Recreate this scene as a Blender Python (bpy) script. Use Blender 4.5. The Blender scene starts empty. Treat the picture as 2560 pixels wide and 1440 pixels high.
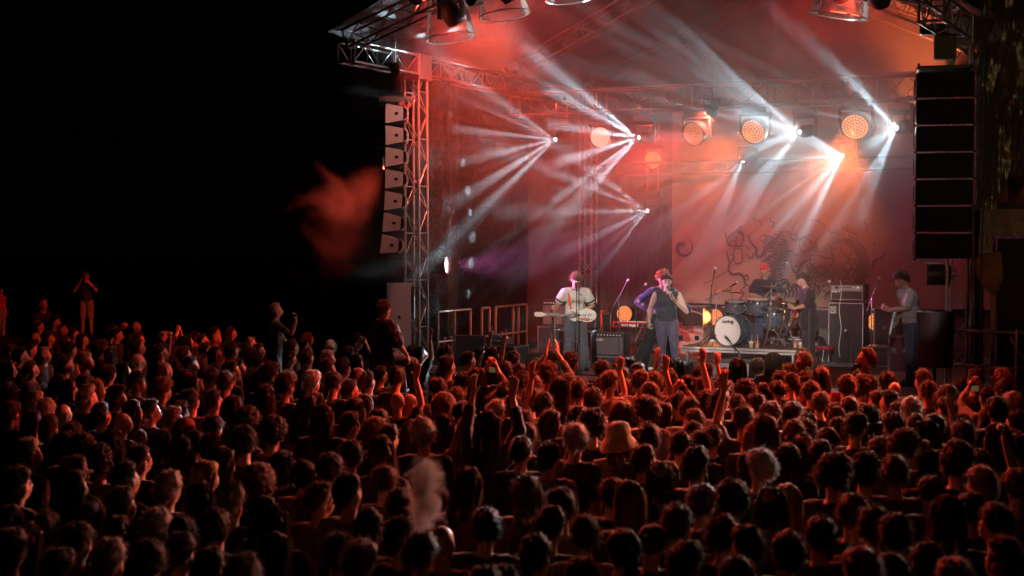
import bpy, bmesh, math, random
from mathutils import Vector, Matrix, Quaternion, noise
R = math.radians
sc = bpy.context.scene
COL = sc.collection
# ------------------------------------------------------------------ camera
F = 3555.0
PITCH = math.atan(120 / F)
EYE = Vector((0, 0, 3.45))
cam = bpy.data.cameras.new('camera')
co = bpy.data.objects.new('camera', cam)
COL.objects.link(co)
co.location = EYE
co.rotation_euler = (math.pi / 2 - PITCH, 0, 0)
cam.lens = 50; cam.sensor_width = 36; cam.clip_start = .1; cam.clip_end = 600
cam.dof.use_dof = True; cam.dof.focus_distance = 24.5; cam.dof.aperture_fstop = 2.0
sc.camera = co
# ------------------------------------------------------------------ world: a night sky, nearly black
w = bpy.data.worlds.new('World'); sc.world = w; w.use_nodes = True
wn = w.node_tree; bg = wn.nodes['Background']
bg.inputs['Color'].default_value = (.0016, .0003, .0003, 1)
bg.inputs['Strength'].default_value = .3
sc.view_settings.view_transform = 'Standard'; sc.view_settings.look = 'None'
sc.view_settings.exposure = 0; sc.view_settings.gamma = 1
cy = sc.cycles
cy.max_bounces = 4; cy.diffuse_bounces = 2; cy.glossy_bounces = 2; cy.transmission_bounces = 3
cy.transparent_max_bounces = 12; cy.volume_bounces = 0
cy.volume_step_rate = 1.0; cy.volume_max_steps = 96
cy.sample_clamp_indirect = 4; cy.use_denoising = True
cy.caustics_reflective = False; cy.caustics_refractive = False
# ------------------------------------------------------------------ frames of reference
U = Vector((.885, -.465, 0)).normalized(); V = Vector((.465, .885, 0)).normalized()
O = Vector((-1.71, 25.4, 1.14))            # stage floor, foot of the left front tower
RZ = math.atan2(U.y, U.x)                  # turn of the stage
DECK = 1.14
GROUND = -.18                               # the field lies a little below the foot of the stage
def S(u, v, z=0): return O + U * u + V * v + Vector((0, 0, z))
def ray(px, py):
    a = (px - 1280) / F; b = -(py - 720) / F
    c, s = math.cos(PITCH), math.sin(PITCH)
    return Vector((a, c + b * s, b * c - s))
def W(px, py, d):
    r = ray(px, py); return EYE + r * (d / r.y)
def SV(px, py, v):
    r = ray(px, py); t = (O + V * v - EYE).dot(V) / r.dot(V)
    return EYE + r * t
def FL(px, v, z=0):                        # point of the deck seen in column px on stage line v
    p = SV(px, 720, v); p = SV(px, 600 + (3.45 - DECK - z) * F / p.y, v); p.z = DECK + z; return p
# ------------------------------------------------------------------ materials
MATS = {}
def mat(name, col, rough=.6, metal=0, bump=0, bscale=20, var=0, emit=None, estr=1, spec=.5, vscale=6, coat=0, sheen=0):
    if name in MATS: return MATS[name]
    m = bpy.data.materials.new(name); m.use_nodes = True; nt = m.node_tree; b = nt.nodes['Principled BSDF']
    b.inputs['Base Color'].default_value = (*col, 1); b.inputs['Roughness'].default_value = rough
    b.inputs['Metallic'].default_value = metal; b.inputs['Specular IOR Level'].default_value = spec
    if coat: b.inputs['Coat Weight'].default_value = coat
    if sheen: b.inputs['Sheen Weight'].default_value = sheen
    tc = nt.nodes.new('ShaderNodeTexCoord')
    if bump:
        n = nt.nodes.new('ShaderNodeTexNoise'); n.inputs['Scale'].default_value = bscale; n.inputs['Detail'].default_value = 4
        nt.links.new(tc.outputs['Object'], n.inputs['Vector'])
        bp = nt.nodes.new('ShaderNodeBump'); bp.inputs['Strength'].default_value = bump; bp.inputs['Distance'].default_value = .02
        nt.links.new(n.outputs['Fac'], bp.inputs['Height']); nt.links.new(bp.outputs[0], b.inputs['Normal'])
    if var:
        n = nt.nodes.new('ShaderNodeTexNoise'); n.inputs['Scale'].default_value = vscale; n.inputs['Detail'].default_value = 5
        nt.links.new(tc.outputs['Object'], n.inputs['Vector'])
        mr = nt.nodes.new('ShaderNodeMapRange'); mr.inputs[1].default_value = .3; mr.inputs[2].default_value = .7
        mr.inputs[3].default_value = 1 - var; mr.inputs[4].default_value = 1 + var
        mx = nt.nodes.new('ShaderNodeVectorMath'); mx.operation = 'SCALE'; mx.inputs[0].default_value = col
        nt.links.new(n.outputs['Fac'], mr.inputs[0]); nt.links.new(mr.outputs[0], mx.inputs['Scale'])
        nt.links.new(mx.outputs[0], b.inputs['Base Color'])
    if emit:
        b.inputs['Emission Color'].default_value = (*emit, 1); b.inputs['Emission Strength'].default_value = estr
    MATS[name] = m; return m
def hair_mat(name, col, tl=.35):
    if name in MATS: return MATS[name]
    m = bpy.data.materials.new(name); m.use_nodes = True; nt = m.node_tree; b = nt.nodes['Principled BSDF']
    b.inputs['Base Color'].default_value = (*col, 1); b.inputs['Roughness'].default_value = .62
    b.inputs['Specular IOR Level'].default_value = .35
    b.inputs['Sheen Weight'].default_value = .6; b.inputs['Sheen Roughness'].default_value = .3
    t = nt.nodes.new('ShaderNodeBsdfTranslucent'); t.inputs['Color'].default_value = (*[min(1, c * 1.6) for c in col], 1)
    mx = nt.nodes.new('ShaderNodeMixShader'); mx.inputs[0].default_value = tl
    nt.links.new(b.outputs[0], mx.inputs[1]); nt.links.new(t.outputs[0], mx.inputs[2])
    nt.links.new(mx.outputs[0], nt.nodes['Material Output'].inputs['Surface'])
    MATS[name] = m; return m
ALU = mat('brushed_aluminium', (.36, .35, .35), .42, .85, bump=.15, bscale=60, var=.08)
SHADE_ALU = mat('shaded_aluminium', (.16, .155, .155), .5, .7, var=.1)  # shade of the silhouetted roof trusses is put into this darker aluminium
BLK = mat('black_plastic', (.018, .018, .02), .45, var=.2)
BLKR = mat('black_rubber', (.012, .012, .012), .7)
CHR = mat('chrome', (.8, .8, .8), .16, 1)
STEEL = mat('dull_steel', (.35, .34, .33), .42, .8, var=.15)
TOLEX = mat('black_tolex', (.022, .022, .024), .6, bump=.4, bscale=220)
GRILLE = mat('grille_cloth', (.10, .10, .10), .85, bump=.5, bscale=300, var=.1)
WHITE = mat('white_paint', (.75, .74, .72), .5)
PLY = mat('case_panel', (.03, .028, .03), .42, bump=.2, bscale=60, var=.2)
CABLE = mat('black_cable', (.015, .015, .015), .5)
# ------------------------------------------------------------------ mesh helpers
def tag(o, label=None, cat=None, group=None, kind=None):
    if label: o['label'] = label
    if cat: o['category'] = cat
    if group: o['group'] = group
    if kind: o['kind'] = kind
    return o
def empty(name, loc, rz=0, label=None, cat=None, group=None):
    o = bpy.data.objects.new(name, None); COL.objects.link(o); o.empty_display_size = .2
    o.location = loc; o.rotation_euler = (0, 0, rz)
    return tag(o, label, cat, group)
class MB:
    def __init__(s): s.bm = bmesh.new()
    def _xf(s, vs, M): bmesh.ops.transform(s.bm, matrix=M, verts=vs)
    def box(s, c, d, rot=None, bev=0):
        r = bmesh.ops.create_cube(s.bm, size=1); vs = r['verts']
        M = Matrix.Translation(Vector(c)) @ (rot.to_matrix().to_4x4() if rot else Matrix()) @ Matrix.Diagonal((*d, 1))
        s._xf(vs, M)
        if bev:
            es = list({e for v in vs for e in v.link_edges})
            bmesh.ops.bevel(s.bm, geom=es, offset=bev, segments=2, affect='EDGES', profile=.6)
        return s
    def tube(s, p0, p1, r, r2=None, n=10, cap=True):
        p0, p1 = Vector(p0), Vector(p1); d = p1 - p0
        if d.length < 1e-6: return s
        res = bmesh.ops.create_cone(s.bm, cap_ends=cap, segments=n, radius1=r, radius2=r if r2 is None else r2, depth=d.length)
        s._xf(res['verts'], Matrix.Translation((p0 + p1) / 2) @ d.to_track_quat('Z', 'Y').to_matrix().to_4x4()); return s
    def path(s, pts, r, n=6):
        for a, b in zip(pts, pts[1:]): s.tube(a, b, r, n=n)
        return s
    def ball(s, c, r, seg=12, rot=None):
        rr = (r, r, r) if isinstance(r, (int, float)) else r; c = Vector(c); m3 = rot.to_matrix() if rot else Matrix.Identity(3); nv = max(5, seg // 2 + 1); N = s.bm.verts.new
        P_ = lambda x, y, z: N(c + m3 @ Vector((x * rr[0], y * rr[1], z * rr[2])))
        top = P_(0, 0, 1); bot = P_(0, 0, -1); rows = []
        for j in range(1, nv):
            t = math.pi * j / nv; st, ct = math.sin(t), math.cos(t)
            rows.append([P_(st * math.cos(2 * math.pi * i / seg), st * math.sin(2 * math.pi * i / seg), ct) for i in range(seg)])
        for i in range(seg):
            k = (i + 1) % seg; s.bm.faces.new((top, rows[0][i], rows[0][k])); s.bm.faces.new((bot, rows[-1][k], rows[-1][i]))
            for a, b in zip(rows, rows[1:]): s.bm.faces.new((a[i], b[i], b[k], a[k]))
        return s
    def lathe(s, prof, n=24, M=None, ax='Z'):
        rings = []
        for (r, z) in prof:
            rings.append([s.bm.verts.new((r * math.cos(2 * math.pi * i / n), r * math.sin(2 * math.pi * i / n), z)) for i in range(n)])
        for a, b in zip(rings, rings[1:]):
            for i in range(n): s.bm.faces.new((a[i], a[(i + 1) % n], b[(i + 1) % n], b[i]))
        vs = [v for r in rings for v in r]
        if M is not None: s._xf(vs, M)
        return s
    def prism(s, pts, y0, y1, M=None):        # outline in x,z extruded along y
        a = [s.bm.verts.new((x, y0, z)) for x, z in pts]; b = [s.bm.verts.new((x, y1, z)) for x, z in pts]
        s.bm.faces.new(a); s.bm.faces.new(b[::-1]); n = len(pts)
        for i in range(n): s.bm.faces.new((a[i], b[i], b[(i + 1) % n], a[(i + 1) % n]))
        if M is not None: s._xf(a + b, M)
        return s
    def grid(s, fn, nu, nv):
        g = [[s.bm.verts.new(fn(i / nu, j / nv)) for j in range(nv + 1)] for i in range(nu + 1)]
        for i in range(nu):
            for j in range(nv): s.bm.faces.new((g[i][j], g[i + 1][j], g[i + 1][j + 1], g[i][j + 1]))
        return s
    def ribbon(s, pts, wid, M=None, th=0):    # flat stroke in x,z plane
        vs = []; n = len(pts)
        for i in range(n):
            p = Vector(pts[i]); q = Vector(pts[min(n - 1, i + 1)]) - Vector(pts[max(0, i - 1)]); q = Vector((-q.y, q.x)).normalized()
            w_ = wid(i / (n - 1)) / 2
            a = s.bm.verts.new((p.x + q.x * w_, 0, p.y + q.y * w_)); b = s.bm.verts.new((p.x - q.x * w_, 0, p.y - q.y * w_)); vs.append((a, b))
        for (a, b), (c, d) in zip(vs, vs[1:]):
            try: s.bm.faces.new((a, b, d, c))
            except Exception: pass
        if M is not None: s._xf([x for p in vs for x in p], M)
        return s
    def build(s, name, m, parent=None, smooth=False, loc=None, rot=None):
        me = bpy.data.meshes.new(name); bmesh.ops.recalc_face_normals(s.bm, faces=s.bm.faces); s.bm.to_mesh(me); s.bm.free()
        if m: me.materials.append(m)
        if smooth:
            for p in me.polygons: p.use_smooth = True
            try: me.set_sharp_from_angle(angle=R(42))
            except Exception: pass
        o = bpy.data.objects.new(name, me); COL.objects.link(o)
        if parent: o.parent = parent
        if loc is not None: o.location = loc
        if rot is not None: o.rotation_euler = rot
        return o
def copy_tree(o, parent=None):
    c = o.copy(); COL.objects.link(c); c.parent = parent
    for ch in list(o.children): copy_tree(ch, c)
    return c
_tmp = bpy.data.scenes.new('workbench')
def evaluated(o):                          # mesh of an object with its modifiers applied
    for c in list(o.users_collection): c.objects.unlink(o)
    _tmp.collection.objects.link(o); vl = _tmp.view_layers[0]; vl.update(); dg = vl.depsgraph; dg.update()
    me = bpy.data.meshes.new_from_object(o.evaluated_get(dg)); bpy.data.objects.remove(o); return me
def lettering(txt, size, m, parent, loc, rot, name='lettering', ext=.002, shear=0, bold=0):
    cu = bpy.data.curves.new(name, 'FONT'); cu.body = txt; cu.size = size; cu.extrude = ext; cu.align_x = 'CENTER'; cu.align_y = 'CENTER'; cu.shear = shear; cu.offset = bold
    tmp = bpy.data.objects.new(name, cu); COL.objects.link(tmp); me = evaluated(tmp)
    me.materials.clear(); me.materials.append(m); o = bpy.data.objects.new(name, me); COL.objects.link(o); o.parent = parent; o.location = loc; o.rotation_euler = rot
    return o
def spot_lamp(parent, loc, aim, power, col, size, blend=.5, rad=.1, name='lamp'):
    L = bpy.data.lights.new(name, 'SPOT'); L.energy = power; L.color = col; L.spot_size = R(size); L.spot_blend = blend; L.shadow_soft_size = rad
    o = bpy.data.objects.new(name, L); COL.objects.link(o); o.location = loc
    o.rotation_euler = (Vector(aim) - Vector(loc)).to_track_quat('-Z', 'Y').to_euler()
    if parent:
        o.parent = parent; o.matrix_parent_inverse = (Matrix.Translation(parent.location) @ parent.rotation_euler.to_matrix().to_4x4()).inverted()
    return o


# ------------------------------------------------------------------ ground and deck
g = MB(); g.grid(lambda a, b: Vector((-150 + 300 * a, -40 + 300 * b, .03 * noise.noise(Vector((a * 60, b * 60, 0))) + GROUND - .03)), 60, 60)
tag(g.build('ground', mat('trodden_asphalt', (.035, .032, .03), .85, bump=.4, bscale=3, var=.3)), kind='structure')
def sbox(name, u0, u1, v0, v1, z0, z1, m, parent=None, bev=0):
    b = MB(); b.box((0, 0, 0), (u1 - u0, v1 - v0, z1 - z0), bev=bev); o = b.build(name, m, parent)
    o.location = S((u0 + u1) / 2, (v0 + v1) / 2, (z0 + z1) / 2); o.rotation_euler = (0, 0, RZ); return o
def wood_mat():
    m = mat('stage_plywood', (.13, .085, .06), .45, bump=.15, bscale=30, var=.35, vscale=3); return m
deck = sbox('stage_deck', -.35, 9.9, -.45, 7.9, -.12, 0, wood_mat()); tag(deck, 'brown plywood stage floor under the band', 'stage')
for k in range(6):     # seams between the deck plates
    b = MB(); b.box((0, 0, 0), (.012, 8.3, .004)); b.build('seam', BLKR, None, loc=S(1.2 + 1.6 * k, 3.7, .0)).rotation_euler = (0, 0, RZ)
for o_ in [o for o in bpy.data.objects if o.name.startswith('seam')]:
    o_.parent = deck; o_.matrix_parent_inverse = (Matrix.Translation(deck.location) @ deck.rotation_euler.to_matrix().to_4x4()).inverted()
sk = MB(); sk.grid(lambda a, b: S(-.35 + 10.25 * a, -.47 + .02 * math.sin(a * 160), -.12 - 1.2 * b), 200, 2)
tag(sk.build('stage_skirt', mat('black_molton', (.008, .008, .008), .95), smooth=True), 'black cloth skirt hanging along the stage front', 'stage skirt')
# ------------------------------------------------------------------ trusses
def truss(name, p0, p1, size, label, cat='truss', up=Vector((0, 0, 1)), pitch=None, group=None, r=.025, m_=None):
    ALU_ = m_ or (ALU if name in ('truss_tower', 'outrigger_truss') else SHADE_ALU)
    p0, p1 = Vector(p0), Vector(p1); d = p1 - p0; L = d.length; dn = d.normalized()
    if abs(dn.dot(up)) > .99: up = V
    a = dn.cross(up).normalized(); b = a.cross(dn).normalized()
    root = empty(name, p0, 0, label, cat, group); h = size / 2; cs = [(-h, -h), (h, -h), (h, h), (-h, h)]
    loc = lambda x, y, t: a * x + b * y + dn * t
    for x, y in cs:
        MB().tube(loc(x, y, 0), loc(x, y, L), r, n=10)      .build('chord', ALU_, root, smooth=True)
    m = MB(); pitch = pitch or size * 1.15; n = max(2, round(L / pitch)); st = L / n
    for k in range(4):
        c0, c1 = cs[k], cs[(k + 1) % 4]
        for i in range(n):
            A, B = (c0, c1) if (i + k) % 2 else (c1, c0)
            m.tube(loc(*A, i * st), loc(*B, (i + 1) * st), r * .42, n=6)
        for t in (0.02, L - .02): m.tube(loc(*c0, t), loc(*c1, t), r * .8, n=6)
        if k in (1, 3):
            for i in range(1, n, 2): m.tube(loc(*c0, i * st), loc(*c1, i * st), r * .42, n=6)
    m.build('lacing', ALU_, root); return root
TOPZ = 5.35
for (u, v, side) in ((0, 0, 'left front'), (9.4, 0, 'right front'), (0, 7.35, 'back left'), (9.4, 7.35, 'back right')):
    t = truss('truss_tower', S(u, v, -1.32), S(u, v, TOPZ), .29, {'left front': 'lit aluminium truss tower beside the coral sided speaker array', 'right front': 'dark aluminium truss tower behind the big black speaker array', 'back left': 'hazy truss tower in the corner behind the guitarist in white shirt', 'back right': 'truss tower at the back corner behind the bass player'}[side], 'truss tower', up=V, group='towers carrying the roof', pitch=.42)
    b = MB(); b.box((0, 0, .03), (.8, .8, .06), bev=.01); b.tube((0, 0, .03), (0, 0, .25), .07); b.build('base_plate', STEEL, t)
    b = MB(); b.box((0, 0, TOPZ + 1.32 + .02), (.42, .42, .44), rot=Quaternion((0, 0, 1), RZ), bev=.02); b.build('corner_block', ALU, t)
zt = TOPZ + .05
truss('side_truss', S(0, .2, zt), S(0, 7.2, zt), .33, 'red lit roof truss running back along the stage side wall', up=Vector((0, 0, 1)))
truss('side_truss', S(9.4, .2, zt), S(9.4, 7.2, zt), .33, 'roof truss running back behind the big black speaker array')
truss('outrigger_truss', S(0, -2.2, zt), S(0, -.2, zt), .33, 'short truss reaching out from the tower above the coral sided speaker array')
truss('outrigger_truss', S(9.4, -2.2, zt), S(9.4, -.2, zt), .33, 'short red lit truss reaching out above the big black speaker array')
truss('cross_truss', S(.15, 3.5, 4.98), S(9.25, 3.5, 4.98), .42, 'long cross truss over the stage carrying the row of lamps', r=.028)
truss('back_truss', S(.15, 7.0, 3.85), S(9.25, 7.0, 3.85), .25, 'thin truss at the back of the stage above the drawn banner')
SL = .33
for (v, nm, sl) in ((-2.1, 'front', SL), (3.5, 'middle', .45), (7.3, 'back', .45)):
    for s in (0, 1):
        p0 = S(9.4 * s, v, zt + .2); p1 = S(4.7, v, zt + .2 + 4.7 * sl)
        truss('roof_rafter', p0, p1, .3, '%s gable rafter rising from the %s side of the stage roof' % ({'front': 'front', 'middle': 'middle', 'back': 'rear'}[nm], ('near', 'far')[1 - s]), 'rafter', group='rafters of the stage roof', r=.02)
# ------------------------------------------------------------------ roof and walls of sheeting
def wrinkle(p, a=.03, s=1.0): return a * noise.noise(p * s) + a * .5 * noise.noise(p * s * 3.1 + Vector((5, 1, 2)))
def tarp_mat(name, col, rough, bump, scale, str_=(1, 1, .25), spec=.6):
    if name in MATS: return MATS[name]
    m = mat(name, col, rough, var=.12, spec=spec); nt = m.node_tree; b = nt.nodes['Principled BSDF']
    tc = nt.nodes.new('ShaderNodeTexCoord'); mp = nt.nodes.new('ShaderNodeMapping'); mp.inputs['Scale'].default_value = str_
    nt.links.new(tc.outputs['Object'], mp.inputs['Vector'])
    n = nt.nodes.new('ShaderNodeTexNoise'); n.inputs['Scale'].default_value = scale; n.inputs['Detail'].default_value = 6; n.inputs['Distortion'].default_value = 1.2
    nt.links.new(mp.outputs[0], n.inputs['Vector'])
    n2 = nt.nodes.new('ShaderNodeTexNoise'); n2.inputs['Scale'].default_value = scale * 9; n2.inputs['Detail'].default_value = 3
    nt.links.new(mp.outputs[0], n2.inputs['Vector'])
    ad = nt.nodes.new('ShaderNodeMath'); ad.operation = 'MULTIPLY_ADD'; ad.inputs[1].default_value = .3
    nt.links.new(n2.outputs['Fac'], ad.inputs[0]); nt.links.new(n.outputs['Fac'], ad.inputs[2])
    bp = nt.nodes.new('ShaderNodeBump'); bp.inputs['Strength'].default_value = bump; bp.inputs['Distance'].default_value = .12
    nt.links.new(ad.outputs[0], bp.inputs['Height']); nt.links.new(bp.outputs[0], b.inputs['Normal']); return m
ROOF = tarp_mat('roof_sheeting', (.09, .08, .08), .55, .5, 1.2, (1, 1, 1))
m = MB()
def roof_pt(a, b):
    u = -.3 + 10 * a; v = -2.3 + 10.1 * b; z = zt + .46 + (4.7 - abs(u - 4.7)) * .46
    return S(u, v, z - .10 * math.sin(math.pi * ((v + 2.2) / 2.85 % 1)) + wrinkle(Vector((u, v, 0)), .04, .8))
m.grid(roof_pt, 60, 60)
tag(m.build('roof_canopy', ROOF, smooth=True), 'red lit gabled sheet roof above the stage', 'canopy')
DARKT = tarp_mat('side_sheeting', (.007, .006, .006), .5, .7, 2.6, (1, .35, 1), spec=.12)
def lw(a, b):
    v = .25 + 7.5 * a; z = -.05 + 5.6 * b
    bulge = .22 * math.exp(-((v - 1.15) / .4) ** 2) * (1 - .5 * b) + .03 * math.sin(v * 22 + 2 * math.sin(z * 1.3)) * math.exp(-((v - 1.2) / 1.2) ** 2)
    fl = max(0, min(1, (v - 1.4) / 3.4)); fl = fl * fl * (3 - 2 * fl)
    return S(-.22 - 1.5 * fl + bulge + wrinkle(Vector((v, z, 3)), .05, 1.3), v, z)
m = MB(); m.grid(lw, 130, 60)
tag(m.build('side_wall_sheet', DARKT, smooth=True), 'creased shiny sheet closing the side of the stage behind the lit tower', 'tarpaulin')
DRAPE = tarp_mat('back_drape', (.05, .04, .04), .6, .6, 2.0, (1, 1, .3), spec=.3)
def bw(a, b):
    u = -1.75 + 11.45 * a; top = zt + .4 + (4.7 - abs(u - 4.7)) * .46
    return S(u, 7.75 + .03 * math.sin(u * 9), -.05 + (top + .05) * b)
m = MB(); m.grid(bw, 120, 12)
tag(m.build('back_drape', DRAPE, smooth=True), 'dark back cloth closing the rear of the stage behind the banner', 'drape')
# banner with its drawing
BAN = mat('banner_cloth', (.24, .21, .19), .8, bump=.15, bscale=4, var=.06, vscale=2)
bu0 = (SV(1680, 600, 7.4) - O).dot(U); bu1 = 9.75
ban = empty('stage_banner', S(bu0, 7.4, 0), RZ, 'large pale banner with dark flame line drawing behind the drummer', 'banner')
BW = bu1 - bu0; bz0 = .93; bz1 = 5.2
m = MB(); m.grid(lambda a, b: Vector((BW * a, .04 * math.sin(a * 17) * (1 - b) * .6, bz0 + (bz1 - bz0) * b + .012 * math.sin(a * 25))), 90, 30)
m.build('cloth', BAN, ban, smooth=True)
INK = mat('banner_ink', (.060, .056, .055), .85, var=.2)
def bp_(x, y):              # zoomed-picture point -> banner plane
    p = SV(1760 + x / 4.571, 500 + y / 4.571, 7.33); return ((p - S(bu0, 7.4, 0)).dot(U), p.z - DECK)
def smooth_pts(pts, n=8):
    P = [Vector(p) for p in pts]; P = [P[0]] + P + [P[-1]]; out = []
    for i in range(1, len(P) - 2):
        for k in range(n):
            t = k / n; a, b, c, d = P[i - 1], P[i], P[i + 1], P[i + 2]
            out.append(.5 * ((2 * b) + (c - a) * t + (2 * a - 5 * b + 4 * c - d) * t * t + (3 * b - a - 3 * c + d) * t ** 3))
    out.append(P[-2]); return [tuple(p) for p in out]
ink = MB()
def stroke(pts, w0=.03, kind='t'):
    q = smooth_pts([bp_(*p) for p in pts])
    w0 *= .95
    f = {'t': lambda t: .010 + w0 * math.sin(math.pi * min(1, t * .95 + .05)), 'e': lambda t: w0, 'f': lambda t: w0 * (1 - t) + .006}[kind]
    ink.ribbon(q, f)
S1 = [  # contours
 ([(1100,450),(1090,520),(1120,590),(1180,580),(1240,520),(1200,450),(1110,420)], .02,'t'),
 ([(985,640),(1000,760),(1040,830),(1090,790),(1110,720),(1180,700),(1230,660)], .02,'t'),
 ([(1000,480),(1100,440),(1180,410),(1250,390)], .025,'t'),
 ([(1480,480),(1450,560),(1470,640),(1480,700),(1430,740),(1400,720)], .03,'t'),
 ([(1480,480),(1560,470),(1640,490),(1700,540),(1740,600),(1750,660)], .025,'t'),
 ([(1580,760),(1620,700),(1700,680),(1780,700),(1810,740),(1790,780),(1720,790),(1640,830),(1600,900),(1560,940)], .03,'t'),
 ([(1560,780),(1600,740),(1680,690)], .02,'t'), ([(1560,520),(1580,600),(1620,640),(1680,620),(1690,570)], .03,'t'),
 ([(1580,240),(1570,300),(1620,340),(1690,380),(1780,370)], .02,'t'), ([(1200,220),(1300,240),(1370,280),(1400,330)], .02,'t'),
 ([(250,580),(270,640),(290,720),(280,800),(330,850),(400,840),(450,880),(470,950),(530,990),(600,970)], .05,'t'),
 ([(450,880),(490,860),(500,900)], .03,'t'), ([(480,600),(520,660),(560,640),(550,600)], .03,'t'),
 ([(540,370),(510,430),(560,520),(600,560),(590,620),(640,650),(680,600),(690,500),(640,450)], .06,'t'),
 ([(330,620),(360,560),(420,560),(440,620),(430,700),(380,730),(340,690),(330,620)], .03,'e'),
 ([(260,460),(300,400),(380,350),(440,390),(450,450),(420,520),(350,530),(280,510),(260,460)], .04,'e'),
 ([(240,350),(250,420),(270,470)], .03,'t'), ([(380,330),(420,300),(400,350)], .03,'t'),
 ([(2080,610),(2030,660),(1960,690),(1930,740),(1940,780),(1900,820)], .06,'t'), ([(1950,480),(1940,520)], .04,'t'),
 ([(1960,840),(2040,870),(2140,940)], .012,'e'), ([(0,960),(150,880),(280,800)], .015,'e'),
 ([(1250,860),(1230,920),(1290,990),(1400,1060),(1350,1120)], .02,'t'), ([(1480,1000),(1400,1080),(1380,1150)], .02,'t'),
 ([(820,1080),(900,1150),(1000,1190),(1080,1180),(1140,1130)], .06,'t'), ([(560,1000),(600,1060),(590,1120)], .03,'t'),
]
for p, w_, k in S1: stroke(p, w_, k)
rnd = random.Random(4)
for i in range(17):        # hair and flame licks streaming to the left of the face
    y = 430 + i * 34; x0 = 980 - 8 * abs(i - 5); L = 240 + 60 * rnd.random()
    stroke([(x0, y), (x0 - L * .25, y - 22), (x0 - L * .5, y + 14), (x0 - L * .75, y - 16), (x0 - L, y + 10)], .035 + .03 * rnd.random(), 't')
for i in range(19):        # flames rising under the face
    x = 1190 + i * 34; y0 = 1010 - 60 * rnd.random(); H = 230 + 90 * rnd.random()
    stroke([(x, y0), (x - 24, y0 - H * .3), (x + 16, y0 - H * .6), (x - 14, y0 - H * .85), (x + 10, y0 - H)], .03 + .025 * rnd.random(), 't')
for i in range(12):
    x = 830 + i * 42; y0 = 1130 - 30 * rnd.random(); H = 130 + 60 * rnd.random()
    stroke([(x, y0), (x + 26, y0 - H * .4), (x + 6, y0 - H * .7), (x + 34, y0 - H)], .05, 't')
for i in range(24):        # striped curving tail
    t = i / 23; a = R(-62 + 118 * t); cx, cy_, r = 1480, 760, 350
    x, y = cx + r * math.cos(a), cy_ + r * 1.0 * math.sin(a)
    stroke([(x - 62, y - 8), (x - 10, y + 8), (x + 40, y - 10)], .055, 't')
for r_ in (292, 398):
    stroke([(1480 + r_ * math.cos(R(-64 + 122 * k / 9)), 760 + r_ * math.sin(R(-64 + 122 * k / 9))) for k in range(10)], .03, 'e')
for k in range(3):         # lone swirl near the banner's edge
    q = []
    for j in range(14):
        a = R(-60 + 30 * j + 20 * k); rr = 118 - j * (5 + 2.5 * k)
        q.append((-240 + rr * math.cos(a), 545 + rr * math.sin(a)))
    stroke(q, .035, 't')
for i in range(46):        # fine curling lines through the drawing
    x, y = rnd.uniform(300, 1850), rnd.uniform(300, 1050); a = rnd.uniform(0, 6.28); q = [(x, y)]; k_ = rnd.choice((-1, 1)) * rnd.uniform(.35, .8)
    for j in range(7): a += k_ * (1 if j < 4 else -1.3); x += 34 * math.cos(a); y += 26 * math.sin(a); q.append((x, y))
    stroke(q, .022, 't')
ob = ink.build('drawing', INK, ban); ob.location = (0, -.07, 0)
# ------------------------------------------------------------------ the neighbouring rig to the right of the tower
GOLDT = tarp_mat('black_weather_sheet', (.06, .048, .03), .28, .4, 1.1, (2.6, 1, .45), spec=.8)
for _q in GOLDT.node_tree.nodes:
    if _q.type == 'MAPPING': _q.inputs['Rotation'].default_value = (0, R(24), 0)
def rw(a, b):
    u = 9.62 + 3.7 * a; z = 2.75 + 5.2 * b
    f = .10 * abs(math.sin((u * 3 + z * .8))) * (1 - b) + .16 * noise.noise(Vector((u * 1.1 + z * .6, z * .5, 0))) + .07 * noise.noise(Vector((u * 4, z * 2.2, 7))) + .03 * noise.noise(Vector((u * 11, z * 5, 3)))
    return S(u, -.05 + f, z)
m = MB(); m.grid(rw, 110, 120)
tag(m.build('weather_sheet', GOLDT, smooth=True), 'creased shiny black sheet catching golden light right of the tower', 'tarpaulin')
PALE = tarp_mat('pale_sheet', (.20, .17, .15), .5, .6, 2.0, (1, 1, .3))
m = MB(); m.grid(lambda a, b: S(9.72 + 3.6 * a, -.16 + .02 * math.sin(a * 40) + .03 * noise.noise(Vector((a * 9, b * 3, 1))), 2.36 + .40 * b), 60, 10)
for a0, a1 in ((0, 1),): m.grid(lambda a, b: S(9.70 + .24 * a, -.15 + .03 * noise.noise(Vector((a * 4, b * 5, 1))), 1.85 + .52 * b), 10, 16)
tag(m.build('pale_sheet', PALE, smooth=True), 'dull grey sheet with a hanging strip under the shiny black sheet', 'tarpaulin')
sbx = sbox('speaker_crate', 9.98, 13.2, -.3, 1.6, -1.32, 2.33, mat('matt_black_board', (.012, .011, .011), .8, var=.2), bev=.02); tag(sbx, 'tall matt black crate at the right edge beyond the scaffold', 'crate')
m = MB()
m.prism([(-.16, .30), (.17, .36), (.2, -.02), (.1, -.3), (-.02, -.22), (-.19, .05)], -.09, .09)
bg_ = m.build('cloth_bundle', mat('tan_cloth', (.16, .10, .05), .8, bump=.4, bscale=12, var=.3), None, loc=S(9.90, -.5, 1.80)); bg_.rotation_euler = (0, 0, RZ)
bg_.modifiers.new('b', 'BEVEL').width = .04
tag(bg_, 'tan cloth bundle tied to the pole beside the black crate', 'bundle')
def pipe(name, p0, p1, label, r=.024, cat='pipe', group=None, m_=None):
    p0 = Vector(p0); o = MB().tube((0, 0, 0), Vector(p1) - p0, r, n=10).build(name, m_ or STEEL, None, smooth=True, loc=p0); return tag(o, label, cat, group)
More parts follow.
